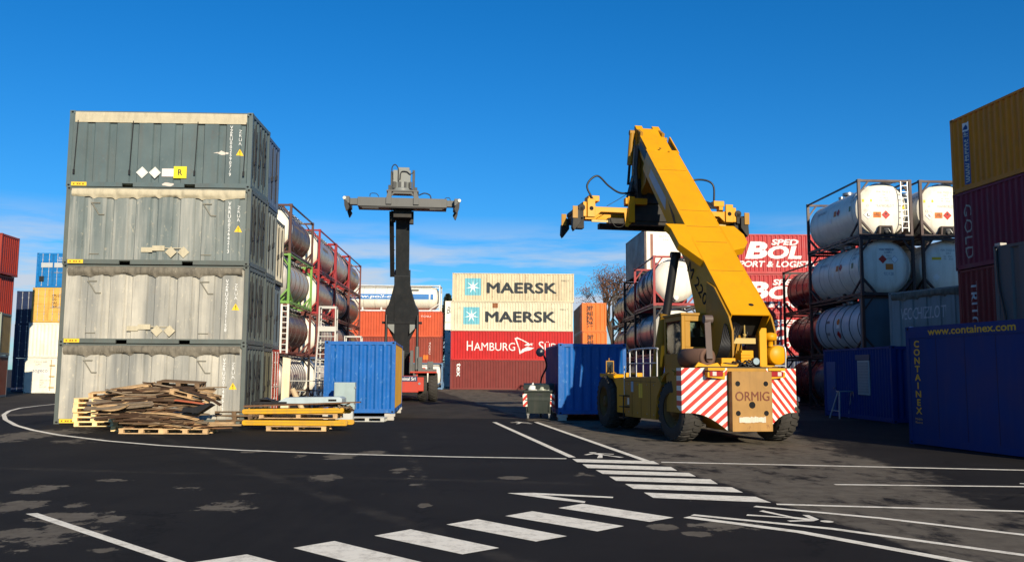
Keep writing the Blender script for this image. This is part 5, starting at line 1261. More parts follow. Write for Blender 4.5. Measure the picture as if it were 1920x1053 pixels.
# grey cabinet on a plinth
CAB = cm('pale_grey_cabinet', (164, 182, 182), streak=.1, rust=.0, rough=.4)
cp = P(644, 740, 30.6); t = thing('electric_cabinet', 'pale grey steel cabinet on plinth before the blue container', 'cabinet', (cp.x, 30.9, 0), .05)
m = MB(); m.box(-.30, .30, -.14, .16, 0, .42); m.build('plinth', cm('plinth_grey', (190, 192, 186)), t, .01)
m = MB(); m.box(-.36, .36, -.18, .20, .42, 1.36); cb_ = m.build('housing', CAB, t, .012)
m = MB(); m.box(-.33, .33, -.205, -.182, .46, 1.32); dr = m.build('door', CAB, cb_, .008)
m = MB()
for z_ in (.62, 1.15): m.box(.34, .40, -.21, -.16, z_, z_ + .06)
m.build('hinge', STEEL, cb_)

# ---------------------------------------------------------------- right side, middle distance (dark tanks behind the yellow machine)
TDK = paint('tank_dark_clad', lin(84, 86, 90), .34, .12, .4, lin(54, 48, 48), .06, metal=.15); TDKR = paint('tank_dark_red', lin(96, 62, 60), .34, .12, .4, lin(60, 44, 44), .06, metal=.15); TNV = paint('tank_slate', lin(86, 96, 114), .34, .1, .35, lin(60, 60, 66), .03, metal=.15)
def rt_(label, X_, Y, z, *a, **k):
    rz = R(k.pop('deg', 91.5)); L = 6.06
    x, y = at_corner((X_, Y), rz, -L / 2, 1.22)
    return tank(label, (x, y, z), rz, *a, group=k.pop('group', 'tank containers behind the yellow machine'), **k)
xa = P(1226, 640, 45).x
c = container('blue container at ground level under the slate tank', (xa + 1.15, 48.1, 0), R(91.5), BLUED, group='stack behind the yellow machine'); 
c = rt_('slate tank with pale end behind the yellow cab', xa, 45, 2.59, DARKF, TNV, TW, rings=(-1.6, 1.6), ringm=TDK)
c = rt_('grey banded tank with white end in bright red frame behind the boom', xa, 45, 5.18, REDF, TDK, TW, rings=(-2, -.7, .7, 2), ringm=BLACK); c.end.text(c.root, 'UTCU 46', -.4, 2.0, .8, .08, GREY_TXT); strip_poly(c.root, c.back, -1.0, 1.2, 1.0, .6, plain('dark_red_marks', (.10, .05, .05)), 'faded_lettering')
xb = P(1203, 560, 52.5).x
for k in range(3): rt_('dark tank at the second row behind the yellow machine, ' + nm[k], xb - .15, 52.5, 2.59 * k, DARKF, TDKR if k else TDK, TDK)
c = container('cream box-bodied tank container crowning the dark stack behind the boom', (xb + 1.22, 55.5, 7.77), R(93), cm('brown_frame_dark', (84, 62, 58)), group='stack behind the yellow machine', ends=('f', 'f'), side='f', wallmat=cm('dark_grey_tank_wall', (74, 78, 76), rust=.02), roof=False); c.wall['L'].data.materials[0] = TW2; c.face['L'].text(c.root, 'SUTU 25', -.3, 2.1, .9, .10, GREY_TXT); c.face['L'].rect(c.root, -.86, .2, .17, 2.1, BRN2, 'brown_strip'); c.face['L'].text(c.root, '22K2', -.1, 1.9, .5, .10, GREY_TXT)
xc = P(1170, 600, 63).x
for k in range(3): rt_('dark striped tank in the farthest dark column right of the lane, ' + nm[k], xc, 63, 2.59 * k, DARKF, TDK, TDK, rings=(-1, 1), ringm=TDKR)

# ---------------------------------------------------------------- red lettered wall
BRED = cm('coral_red_container', (198, 58, 62), rust=.02, streak=.12)
bx0 = 12.4
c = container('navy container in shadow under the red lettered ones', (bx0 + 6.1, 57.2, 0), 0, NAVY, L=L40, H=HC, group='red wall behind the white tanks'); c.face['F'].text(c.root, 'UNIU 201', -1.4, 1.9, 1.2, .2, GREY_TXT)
for u in (-1.9, -.6, .7): c.face['F'].rect(c.root, u, .3, .05, 2.2, GREY_TXT, 'rod_mark')
for k in range(3):
    c = container('red container with bold white freight lettering, ' + ('lowest of three', 'middle of three', 'top of three')[k], (bx0 + 6.1, 57.2, HC + 2.59 * k), 0, BRED, L=L40, group='red wall behind the white tanks')
    f = c.face['F']; u0 = -L40 / 2
    f.text(c.root, 'B', u0 + 2.55, .98, 1.45, 1.12, WHITE_TXT, bold=.045, shear=.2); f.text(c.root, 'OL', u0 + 4.0, .98, 2.2, .86, WHITE_TXT, bold=.045, shear=.2)
    f.text(c.root, 'SPED', u0 + 4.25, 1.88, 1.75, .38, WHITE_TXT, bold=.03, shear=.2); f.text(c.root, 'TRANSPORT & LOGISTICS', u0 + .2, .45, 7.4, .40, WHITE_TXT, bold=.03, shear=.2)

# ---------------------------------------------------------------- red tanks and white tanks, right
TRED = paint('tank_red', lin(150, 50, 48), .3, .08, .25, lin(80, 40, 36), .05, metal=.2)
xr = P(1475, 600, 52).x + .05
for k in range(3): rt_('red clad tank in black frame left of the white tanks, ' + ('ground level', 'middle', 'top')[k], xr, 46.2, 2.59 * k, DARKF, TRED, TRED, rings=(-2, -1, 0, 1, 2), ringm=paint('tank_red_pale', lin(176, 90, 86), .3), group='red tanks on the right')
DKW = cm('brown_black_frame', (74, 54, 54), rust=.12)
WX = P(1617, 600, 38.4).x; WG = 'white tanks stacked on the right'
def decorate(c, sunny):
    e_ = c.end
    e_.text(c.root, 'MAI 75023 6', -.30, 1.95 + .06, .62, .10, GREY_TXT, off=.004); e_.text(c.root, '22K7', -.1, 1.88, .25, .09, GREY_TXT); e_.text(c.root, '5t  951\nM   355', -.2, 1.62, .42, .2, GREY_TXT)
    if sunny:
        e_.text(c.root, 'TRAFWORLD T', -.40, 1.36, .85, .12, GREY_TXT, off=.004); e_.rect(c.root, -.95, 1.60, .42, .13, PLAC_YEL, 'yellow_sticker', .006); placards(c, e_, -.72, 1.02, .17, 'wor'); e_.text(c.root, 'O', -.78, 1.38, .10, .11, GREY_TXT); e_.text(c.root, 'O', -.9, 1.16, .11, .11, GREY_TXT)
    sd = c.back
    sd.rect(c.root, .25, 1.35, .30, .26, PLAC_ORANGE, 'hazard_plate', .012); sd.diamond(c.root, .78, 1.48, .18, PLAC_RED, 'hazard_diamond', .012); sd.diamond(c.root, -.1, 1.2, .14, PLAC_WHITE, 'hazard_diamond', .012)
    sd.text(c.root, 'MAI 750\n 22K7', 1.9, 1.7, .6, .3, GREY_TXT, off=.008); sd.text(c.root, 'TRAFWORLD', -1.9, 1.72, 1.1, .14, GREY_TXT, off=.008); sd.rect(c.root, 1.95, 1.3, .22, .24, plain('green_sticker', (.2, .26, .12)), 'green_sticker', .008)
c = rt_('sunlit white tank with ladder, orange plate and red diamond, top left of white tanks', WX, 38.4, 7.77, DKW, TW, TW, r=1.19, dome=.26, ladder=False, group=WG, rings=(-2.2,), deg=92.5); decorate(c, True)
def valve_box(c):
    x = -3.0; m = MB(); m.prism([(-.33, .08), (.33, .08), (.28, .52), (-.28, .52)], lambda u, v, w: Vector((w, u, v)), x - .04, x + .3, 0); m.prism([(-.26, .13), (.26, .13), (.22, .46), (-.22, .46)], lambda u, v, w: Vector((w, u, v)), x - .045, x - .03, 1); o = m.build('valve_box', [DKW, DARK], c.root)
    m = MB(); m.tube((x - .02, .05, .26), (x - .14, .02, .22), .08, n=12); m.path([(x - .05, .1, .36), (x - .12, -.05, .36), (x - .12, -.15, .2)], .025, 6); m.build('valve', STEEL, o)
    m = MB()
    for yy in (-1.02, -.72): m.bar((x - .03, yy, .25), (x - .03, yy, 2.5), .035)
    for k in range(8): m.bar((x - .03, -1.02, .42 + k * .27), (x - .03, -.72, .42 + k * .27), .025)
    m.build('ladder', GALV, c.root)
valve_box(c); c.end.poly(c.root, [(.80, 1.3), (.98, 1.3), (.89, 1.5)], PLAC_YEL, 'warning_triangle', .05)
c = rt_('sunlit white tank with red diamond, top right of white tanks beside ochre container', WX + 2.78, 38.5, 7.77, DKW, TW, TW, r=1.19, dome=.26, group=WG, deg=92.5); decorate(c, True); valve_box(c)
c = rt_('shaded white tank with dark red and orange placards on its round end', WX + .02, 38.4, 5.18, DKW, TW, TW, r=1.19, dome=.26, group=WG, valve=False, deg=92.5); decorate(c, False)
e_ = c.end; e_.text(c.root, 'MAI 11020 9', -.30, 2.02, .66, .09, BLUE_TXT); e_.text(c.root, '22K2', .05, 1.90, .2, .09, BLUE_TXT)
e_.diamond(c.root, -.18, 1.62, .19, PLAC_RED, 'hazard_diamond', .012); e_.diamond(c.root, .36, 1.62, .17, BLUE_TXT, 'hazard_diamond', .012); e_.diamond(c.root, .36, 1.62, .155, PLAC_WHITE, 'hazard_diamond_face', .015); e_.rect(c.root, -.06, 1.16, .34, .26, PLAC_ORANGE, 'hazard_plate', .012); e_.text(c.root, 'TCC 11 220', -.15, .92, .44, .12, BLUE_TXT)
c = rt_('shaded white tank half hidden by the maroon container', WX + 2.80, 38.5, 5.18, DKW, TW, TW, r=1.19, dome=.26, group=WG, valve=False, deg=92.5); decorate(c, False); c.end.rect(c.root, -.72, 1.62, .4, .12, PLAC_YEL, 'yellow_sticker', .006); c.end.diamond(c.root, -.55, .85, .16, PLAC_WHITE, 'hazard_diamond', .006)
c = rt_('blue-white ribbed tank with small round red sticker under the white tanks', WX + .1, 38.6, 2.59, MAR, paint('tank_pale_blue', lin(196, 204, 212), .4, .06, .3, lin(130, 130, 134), .02), None, rings=(-2.3, -1.4, -.5, .4, 1.3, 2.2), ringm=paint('band_grey', lin(110, 118, 128), .5), group=WG, deg=92.5)
sd = c.back; sd.rect(c.root, .0, 1.3, .36, .5, PLAC_WHITE, 'white_sticker', .03); sd.diamond(c.root, .16, 1.0, .2, PLAC_RED, 'hazard_diamond', .03); sd.poly(c.root, [(.2 + .15 * math.cos(k * .5236), 1.6 + .15 * math.sin(k * .5236)) for k in range(12)], PLAC_ORANGE, 'round_sticker', .034); sd.rect(c.root, -1.3, 1.0, .45, .7, GREY_TXT, 'document_panel', .03)
m = MB(); m.prism([(-1.2, .3), (-.75, .06), (1.2, .06), (1.2, 2.5), (-.2, 2.5), (-1.2, 1.9)], lambda u, v, w: Vector((w, u, v)), -2.98, -2.7); m.build('end_cladding', BLUEGREY, c.root, .02)
rt_('dark grey tank at ground level behind the blue site office', WX + .05, 38.9, 0, DKW, TNV, TNV, group=WG, deg=92.5)
for k in range(2): rt_('slate tank under the right white tanks, ' + ('ground level', 'second up')[k], WX + 2.80, 38.9, 2.59 * k, DKW, TNV, TW, group=WG, deg=92.5, walk=False)
# ---------------------------------------------------------------- right-hand side walls
def side_left(label, corner, deg, z, mat, L, H=2.59, **k):
    rz = R(deg); x, y = at_corner(corner, rz, -L / 2, -1.22)
    return container(label, (x, y, z), rz, mat, L=L, H=H, **k)
MAROON = cm('maroon_container', (140, 46, 66), spec=.15, rust=.05); OCH = cm('ochre_container', (236, 148, 40), spec=.12, rust=.12, streak=.3); MAR2 = cm('dark_red_container', (140, 46, 48), spec=.15, rust=.05)
tcor = (P(1779, 225, 30.3).x, 30.3); TG = 'tall maroon and ochre stack at the right edge'
c = side_left('maroon container at the base of the right stack behind the blue office', tcor, -83.4, 0, MAR2, L40, H=2.66, group=TG)
c = side_left('dark red container with upright serif white lettering, second up at right edge', (tcor[0] + .05, tcor[1]), -83.4, 2.66, MAR2, L40, H=2.66, group=TG, detail=2); c.face['F'].text(c.root, 'TRITON', -L40 / 2 + .60, .18, .34, 2.05, plain('dull_white_lettering', (.60, .56, .55)), rot=-90, bold=.012)
c = side_left('maroon container with outlined pale upright letters, under the ochre one', (tcor[0] + .02, tcor[1]), -83.4, 5.32, MAROON, L40, H=2.66, group=TG, detail=2); c.face['F'].text(c.root, 'GOLD', -L40 / 2 + .52, .35, .40, 1.85, plain('pale_gold_lettering', (.46, .40, .34)), rot=-90, spacing=1.15)
c = side_left('ochre container with blue upright web-address strip, top of right stack', tcor, -83.4, 7.98, OCH, L40, H=2.66, group=TG, detail=2); f = c.face['F']; f.rect(c.root, -L40 / 2 + .62, .22, .40, 2.12, plain('strip_blue', (.05, .12, .34)), 'blue_strip', .004); f.text(c.root, 'www.tarros.it', -L40 / 2 + .67, .28, .30, 1.75, plain('pale_strip_lettering', (.60, .58, .5)), rot=90, off=.008, bold=.01); f.rect(c.root, -L40 / 2 + .62, 2.06, .40, .30, PLAC_WHITE, 'strip_emblem', .007); f.poly(c.root, [(-L40 / 2 + .68, 2.12), (-L40 / 2 + .96, 2.12), (-L40 / 2 + .82, 2.30)], BLUE_TXT, 'strip_emblem_mark', .010)
for k in range(4):   # unseen neighbours, added and sized to throw shade on the white tanks
    side_left('dark container deeper inside the right-hand stack, ' + nm[k], (tcor[0] + 2.55, tcor[1]), -83.4, 2.76 * k, MAR2, L40, H=2.76, group='inner right-hand stack')
    side_left('plain container innermost in the right-hand stack, ' + nm[k], (tcor[0] + 5.1, tcor[1]), -83.4, 2.76 * k, MAROON, L40, H=2.76, group='inner right-hand stack')
# grey lettered open-top, navy below
vcor = (P(1668, 600, 37.3).x, 37.3)
VG = cm('grey_blue_open_top', (150, 160, 162), streak=.4, rust=.05)
c = side_left('weathered grey open-top container with white block lettering under shaded tank', vcor, -71, 2.60, VG, 6.06, side='p', group='stack beside the blue site office', roof=False); tarpaulin(c, 'roll', 9, TARP)
f = c.face['F']; f.text(c.root, 'VECCHIZILOTI', -2.42, 1.40, 2.45, .48, plain('dull_white_lettering', (.60, .56, .55)), bold=.0, shear=.15); f.text(c.root, 'TRASPORTI', -2.0, 1.08, 1.3, .18, GREY_TXT)
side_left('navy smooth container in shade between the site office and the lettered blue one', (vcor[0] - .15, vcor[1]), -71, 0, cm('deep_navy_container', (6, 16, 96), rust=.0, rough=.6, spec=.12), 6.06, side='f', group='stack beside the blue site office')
# dark open-top at the right edge over the blue office
dcor = (P(1866, 500, 23.4).x, 23.4); DG = cm('dark_grey_open_top', (96, 104, 108), streak=.3)
side_left('dark grey container hidden behind the blue lettered office container', dcor, -77.6, 0, DG, 6.06, side='p', group='stack at the right edge')
c = side_left('dark grey open-top container with cable, right edge above the blue lettered one', dcor, -77.6, 2.59, DG, 6.06, side='p', detail=2, group='stack at the right edge'); m = MB(); m.path(spline([(-2.9, -1.25, 2.5), (-2.86, -1.26, 1.6), (-2.7, -1.26, .8), (-2.65, -1.24, .2)]), .03); m.build('cable', HOSE, c.root)
m = MB(); m.box(-3.0, -2.8, -1.2, -1.0, 2.59, 2.66); m.build('twistlock', CONC, c.root)
# lettered blue office container
CXB = cm('office_blue', (4, 60, 130), streak=.12, rust=.0, rough=.6, spec=.15)
a, b = G(1706, 831), G(1920, 858); d = (b - a).normalized(); deg = math.degrees(math.atan2(d.y, d.x))
oc = side_left('blue office container with yellow vertical lettering, nearest on the right', (a.x, a.y), deg, 0, CXB, 6.06, H=2.96, side='f', pockets=False, group='blue office containers', name='office_container', cat='office container', detail=2)
f = Face((0, -1.222, 0), (1, 0, 0), (0, -1, 0)); g_ = oc.face['F']
f.text(oc.root, 'www.containex.com', -2.30, 2.70 - .02, 3.1, .0, YEL_TXT) if 0 else None
m = MB(); m.box(-2.9, 2.9, -1.226, -1.15, 2.66, 2.935); tr = m.build('top_rail', CXB, oc.root); Face((0, -1.226, 0), (1, 0, 0), (0, -1, 0)).text(tr, 'www.containex.com', -2.15, 2.715, 2.9, .17, YEL_TXT, bold=.02)
g_.text(oc.root, 'C\nO\nN\nT\nA\nI\nN\nE\nX', -2.74, .76, .24, 1.84, YEL_TXT, bold=.03, line=.92, align='CENTER'); g_.text(oc.root, 'Mobile\nRäume', -2.77, .53, .27, .14, YEL_TXT)
m = MB()
for u in (-1.9, -.9, .1, 1.1, 2.1): m.box(u, u + .012, -1.2125, -1.2085, .2, 2.64)
m.build('panel_joint', plain('joint_dark_blue', (.006, .012, .05)), oc.root)
# blue site office with door and window
ocor = (13.42, 38.0)
so = side_left('blue corrugated site office with door and shuttered window', ocor, -87, 0, cm('site_office_blue', (6, 60, 136), rust=.0, rough=.6, spec=.15), 6.06, H=2.78, group='blue office containers', name='office_container', cat='office container', pockets=False, pitch=.22)
m = MB(); m.box(-2.75, -1.85, -1.225, -1.19, .2, 2.25); do = m.build('door', cm('door_blue', (44, 92, 158), rust=0), so.root, .008); m = MB(); m.box(-1.98, -1.90, -1.27, -1.225, 1.15, 1.20); m.build('handle', STEEL, do)
m = MB(); m.box(.25, 1.25, -1.235, -1.19, .95, 2.28); wf = m.build('window', cm('pale_window_frame', (186, 190, 190), rust=0), so.root, .008); m = MB()
for k in range(11): m.box(.32, 1.18, -1.250, -1.235, 1.02 + k * .11, 1.115 + k * .11)
m.build('shutter', cm('pale_shutter', (160, 166, 168), rust=0), wf); m = MB(); m.box(.15, 1.35, -1.26, -1.2, 2.30, 2.50); m.build('shutter_box', cm('shutter_box_grey', (70, 84, 116), rust=0), wf)
# steel trestle steps by the office door
tp = P(1588, 770, 35.2); t = thing('trestle', 'pale steel trestle frame standing before the site office door', 'trestle', (tp.x, 35.2, 0), .2)
m = MB()
for s in (-1, 1): m = MB(); m.bar((s * .42, -.15, 0), (s * .30, 0, 1.05), .045); m.bar((s * .42, .55, 0), (s * .30, .1, 1.05), .045); m.bar((s * .40, -.12, .3), (s * .40, .45, .3), .03); m.build('leg_frame', GALV, t)
m = MB(); m.box(-.36, .36, -.05, .15, 1.05, 1.09); m.build('top_bar', GALV, t)
# ================================================================= loose things
def wood(name, rgb, **k):
    d = dict(rough=.85, var=.22, streak=.5, dirtc=lin(70, 50, 36), rust=0, vs_=4.0, sc=1.6, spec=.15); d.update(k)
    return paint(name, lin(*rgb), **d)
PINE = wood('fresh_pine', (240, 208, 152), streak=.25); PINE2 = wood('used_pine', (214, 178, 132)); OLDW = wood('weathered_wood', (134, 110, 86)); DKW2 = wood('dark_wet_wood', (84, 64, 50)); BRW = wood('brown_board', (132, 98, 72)); GRW = wood('greyed_wood', (152, 134, 112))
def pallet_mesh(L=1.2, W=.8, mat=PINE, seed=0):
    r = random.Random(seed); m = MB(); j = lambda a=.008: r.uniform(-a, a)
    for k in range(5):
        y = -W / 2 + .06 + k * (W - .12) / 4; w = .07 if k % 2 == 0 else .05; m.box(-L / 2 + j(), L / 2 + j(), y - w + j(.004), y + w + j(.004), .122, .144)
    for x in (-L / 2 + .07, 0, L / 2 - .07): m.box(x - .07, x + .07, -W / 2, W / 2, .100, .1215)
    for x in (-L / 2 + .07, 0, L / 2 - .07):
        for y in (-W / 2 + .05, 0, W / 2 - .05): m.box(x - .065 + j(), x + .065, y - .048, y + .048, .022, .0995)
    for y in (-W / 2 + .05, 0, W / 2 - .05): m.box(-L / 2, L / 2, y - .05, y + .05, 0, .0215)
    me = m.build('pallet', mat); d = me.data; bpy.data.objects.remove(me); return d
PM = [pallet_mesh(mat=PINE, seed=s) for s in (1, 2)] + [pallet_mesh(mat=PINE2, seed=3), pallet_mesh(mat=OLDW, seed=4), pallet_mesh(1.25, .9, PINE2, 5)]
def pallet(label, k, loc, rz, tilt=(0, 0), group='wooden pallets in the heap'):
    o = link('pallet', PM[k]); o.location = loc; o.rotation_euler = (tilt[0], tilt[1], rz); return tag(o, label, 'pallet', group)
rnd = random.Random(11)
A0 = G(172, 799); A0 = Vector((A0.x, A0.y + .35, 0))
ords = ('bottom', 'second from bottom', 'third from bottom', 'fourth from bottom', 'fifth from bottom', 'topmost')
for k in range(6): pallet('fresh pine pallet in the left upright pile, ' + ords[k], rnd.choice((0, 1)), (A0.x + rnd.uniform(-.04, .04), A0.y + rnd.uniform(-.03, .03), .1445 * k), .12 + rnd.uniform(-.06, .06))
pallet('pine pallet lying askew on top of the left upright pile', 2, (A0.x + .35, A0.y + .1, .1445 * 6 + .06), .3, (.05, -.06))
B0 = G(250, 808); B0 = Vector((B0.x, B0.y + .35, 0))
for k in range(4): pallet('pine pallet in the middle pile right of the upright one, ' + ords[k], (0, 2, 0, 2)[k], (B0.x + rnd.uniform(-.05, .05), B0.y + rnd.uniform(-.03, .03), .1445 * k), .03 + rnd.uniform(-.05, .05))
C0 = G(304, 813)
for k, dx in enumerate((-.58, .62)): pallet('used pallet at the very front under the broken boards, ' + ('left one', 'right one')[k], 4 if k == 0 else 4, (C0.x + dx, C0.y + .45, 0), -.015 + .02 * k)
for k, (px, dy, n) in enumerate(((415, 1.6, 3), (360, 1.9, 4), (300, 1.9, 5))):
    p = G(px, 800)
    for i in range(n): pallet('weathered pallet inside the heap, %s of the %s pile' % (('bottom', 'second', 'third', 'fourth', 'top')[i], ('right', 'middle', 'left')[k]), 3, (p.x + rnd.uniform(-.06, .06), p.y + dy, .1445 * i), rnd.uniform(-.12, .12))
pallet('small pallet crowning the heap at its highest point', 3, (G(375, 800).x, 25.9, 1.28), .1, (.06, .05)); pallet('light pallet tilted on the upper left of the heap', 2, (G(285, 800).x, 25.8, 1.12), .15, (.10, -.16))
pallet('pale pallet sliding off the right shoulder of the heap', 2, (G(412, 800).x, 25.4, .98), -.1, (.08, .22))
# broken boards: shared meshes, one object each
BM_ = []
for s in range(14):
    r = random.Random(100 + s); L = r.uniform(.7, 1.9); w = r.uniform(.08, .17); h = r.uniform(.018, .035); m = MB(); n = 6; b = r.uniform(-.06, .06); vv = []
    for k in range(n + 1):
        x = -L / 2 + L * k / n; e = r.uniform(-.012, .012); z = b * math.sin(math.pi * k / n)
        vv += [(x + (r.uniform(-.05, .05) if k in (0, n) else 0), -w / 2 + e, z), (x + (r.uniform(-.05, .05) if k in (0, n) else 0), w / 2 + e, z), (x, w / 2 + e, z + h), (x, -w / 2 + e, z + h)]
    fs = [(4 * k + a, 4 * k + (a + 1) % 4, 4 * k + 4 + (a + 1) % 4, 4 * k + 4 + a) for k in range(n) for a in range(4)] + [(3, 2, 1, 0), (4 * n, 4 * n + 1, 4 * n + 2, 4 * n + 3)]
    m.add(vv, fs)
    o = m.build('board', (OLDW, DKW2, BRW, OLDW, GRW, DKW2, PINE2)[s % 7]); BM_.append(o.data); bpy.data.objects.remove(o)
hx0, hx1 = G(222, 800).x, G(447, 800).x
def heap_h(x):
    t = (x - hx0) / (hx1 - hx0)
    pts = [(0, .5), (.18, .88), (.35, 1.08), (.55, 1.22), (.75, 1.22), (.88, 1.02), (1, .70)]
    for (a, ha), (b, hb) in zip(pts, pts[1:]):
        if t <= b: return ha + (hb - ha) * (t - a) / (b - a)
    return .7
def board(label, group, me, loc, rot):
    o = link('broken_board', me); o.location = loc; o.rotation_euler = rot; return tag(o, label, 'board', group)
for k in range(225):
    x = rnd.uniform(hx0 + 1.0, hx1 - .70); H_ = heap_h(x); u = rnd.random()
    face = rnd.random() < .72
    if face: z = .28 + (H_ - .28) * u; y = 24.35 + 1.15 * (z / 1.25) + rnd.uniform(-.12, .12)
    else: z = H_ + rnd.uniform(-.1, .02); y = rnd.uniform(25.3, 26.6)
    if abs(x - C0.x) > 1.25 and z < .55: z += .3
    board('broken board lying in the weathered timber heap by the grey containers', 'broken boards in the heap', rnd.choice(BM_), (x, y, z), (rnd.uniform(-.35, .5) if face else rnd.uniform(-.2, .2), rnd.gauss(0, .07) + .16 * (((x - hx0) / (hx1 - hx0)) - .5), rnd.uniform(-.22, .22)))
for k in range(26):
    x = rnd.uniform(C0.x - .9, C0.x + 1.3); board('pale splintered board on the front pallets of the timber heap', 'pale boards at the heap front', rnd.choice([BM_[6], BM_[13], BM_[2], BM_[9]]), (x, C0.y + rnd.uniform(.15, .75), .16 + rnd.uniform(0, .18) * (1 - abs(x - C0.x) / 2)), (rnd.uniform(-.2, .3), rnd.uniform(-.1, .1), rnd.uniform(-.5, .5)))
o = board('black and white striped board sticking out at the right of the heap', None, BM_[1], (G(432, 800).x, 24.9, 1.0), (.2, .35, -.2))
o = MB(); o.prism([(-.35, 0), (.1, -.05), (.42, .16), (.3, .22), (-.05, .10), (-.3, .12)], xz, -.25, .25); o = o.build('plastic_tray', BLACK); o.location = (G(432, 800).x, 24.7, .62); tag(o, 'black plastic tray stuck out low at the right of the heap', 'tray')
o = MB(); o.prism([(-.45, -.01), (.45, -.01), (.4, .03), (-.4, .03)], xz, -.06, .06); o = o.build('painted_slat', plain('red_orange_slat', (.5, .12, .05))); o.location = (G(418, 800).x, 24.75, .86); o.rotation_euler = (0, .12, 0); tag(o, 'orange-red painted slat on the right side of the heap', 'slat')

# yellow barrier rails on pallets
Y0 = 26.0; bl0, bl1 = P(453, 795, Y0).x, P(651, 795, Y0).x; bcx = (bl0 + bl1) / 2
GUARD = cm('guard_rail_yellow', (222, 166, 34), rust=.12, streak=.45)
def rail(label, y, z, x0, x1, r, dz=0):
    t = thing('barrier_rail', label, 'barrier rail', ((x0 + x1) / 2, y, z), 0, 'yellow barrier rails on pallets'); L = x1 - x0
    m = MB(); pts = [(-L / 2, -.05), (-L / 2 + .04, -.09), (L / 2 - .04, -.09 + dz), (L / 2, -.05 + dz), (L / 2, .03 + dz), (L / 2 - .04, .06 + dz), (-L / 2 + .04, .06), (-L / 2, .03)]
    m.prism(pts, xz, -.06, .06); m.build('rail', GUARD, t, .015); m = MB(); m.prism([(-L / 2 + .1, .02), (L / 2 - .1, .02 + dz), (L / 2 - .1, -.02 + dz), (-L / 2 + .1, -.02)], xz, -.065, -.055); m.build('groove', plain('rail_groove', (.55, .33, .02)), t); return t
PMB = pallet_mesh(1.75, .9, PINE2, 8); PMB2 = pallet_mesh(2.3, .9, PINE2, 9)
o = link('pallet', PMB); o.location = (bcx + .05, Y0 + .45, 0); tag(o, 'pallet on the ground under the yellow barrier rails', 'pallet', 'pallets under the barrier rails')
o = link('pallet', PMB2); o.location = (bcx + .1, Y0 + .45, .36); tag(o, 'pallet clamped between lower and upper yellow rails', 'pallet', 'pallets under the barrier rails')
rail('front lower yellow barrier rail on the ground pallet', Y0, .25, bl0 + .02, bl1 + .02, .09); rail('rear lower yellow barrier rail on the ground pallet', Y0 + .6, .25, bl0 + .05, bl1 + .1, .09)
rail('front upper yellow barrier rail, the one seen highest', Y0 - .02, .57, bl0 + .02, bl1 - .1, .09, .05); rail('rear upper yellow barrier rail behind the highest one', Y0 + .6, .58, bl0, bl1, .09)
t = MB(); t.prism([(-1.65, -.02), (1.75, .13), (1.75, .16), (-1.65, .03)], xz, -.12, .12); t = t.build('plank', BRW); t.location = (bcx + .15, Y0 + .1, .70); tag(t, 'long brown plank laid over the yellow barrier rails', 'plank')
t = MB(); t.prism([(-.98, 0), (.98, 0), (.98, .15), (.90, .20), (-.7, .17)], xz, -.35, .35); t.box(.58, .82, -.36, -.35, .07, .13, 1); t = t.build('steel_hood', [cm('pale_steel_panel', (178, 192, 196), rust=.01, streak=.15), DARK], None, .01); t.location = (bcx + .35, Y0 + .55, .79); tag(t, 'pale grey sheet steel hood lying on the barrier rails', 'hood')
t = MB(); t.box(-.55, .5, -.25, .25, 0, .08); t.box(-.3, .05, -.2, .2, .08, .14); t.prism([(-.5, .08), (-.2, .2), (0, .12), (.2, .1), (.3, .08)], xz, -.2, .2); t = t.build('cable_pile', BLACK, None, .02); t.location = (bl0 + .75, Y0 + .4, .76); tag(t, 'black rubber mats heaped left of the steel hood', 'mats')
t = MB(); r = random.Random(5)
for k in range(5): t.path(spline([(r.uniform(-.3, .3), r.uniform(-.2, .2), r.uniform(0, .1)), (r.uniform(-.3, .3), r.uniform(-.2, .2), r.uniform(0, .2)), (r.uniform(-.3, .3), r.uniform(-.2, .2), r.uniform(0, .15))], 5), .022, 6)
t = t.build('scrap_wire', GRW); t.location = (bl1 - .25, Y0 + .1, .64); tag(t, 'tangle of scrap wire at the right end of the rails', 'scrap')
for s, (dx, dz, c_) in enumerate(((-.1, .66, BRW), (.05, .70, PINE), (.2, .66, OLDW))):
    o = link('offcut', BM_[s * 2 + 1]); o.location = (bl1 - .45 + dx, Y0 + .25 + .1 * s, dz); o.rotation_euler = (.2, .1 * s, .5 - .5 * s); o.scale = (.5, 1, 1); tag(o, ('brown', 'dark', 'pale')[s] + ' timber offcut among the scrap wire', 'offcut', 'offcuts on the barrier rails')
gp = G(688, 790); o = link('pallet', pallet_mesh(1.2, .8, cm('grey_white_board', (190, 190, 184), rust=0), 12)); o.location = (gp.x, gp.y + .4, 0); tag(o, 'pale grey pallet flat on the ground before the blue container', 'pallet')

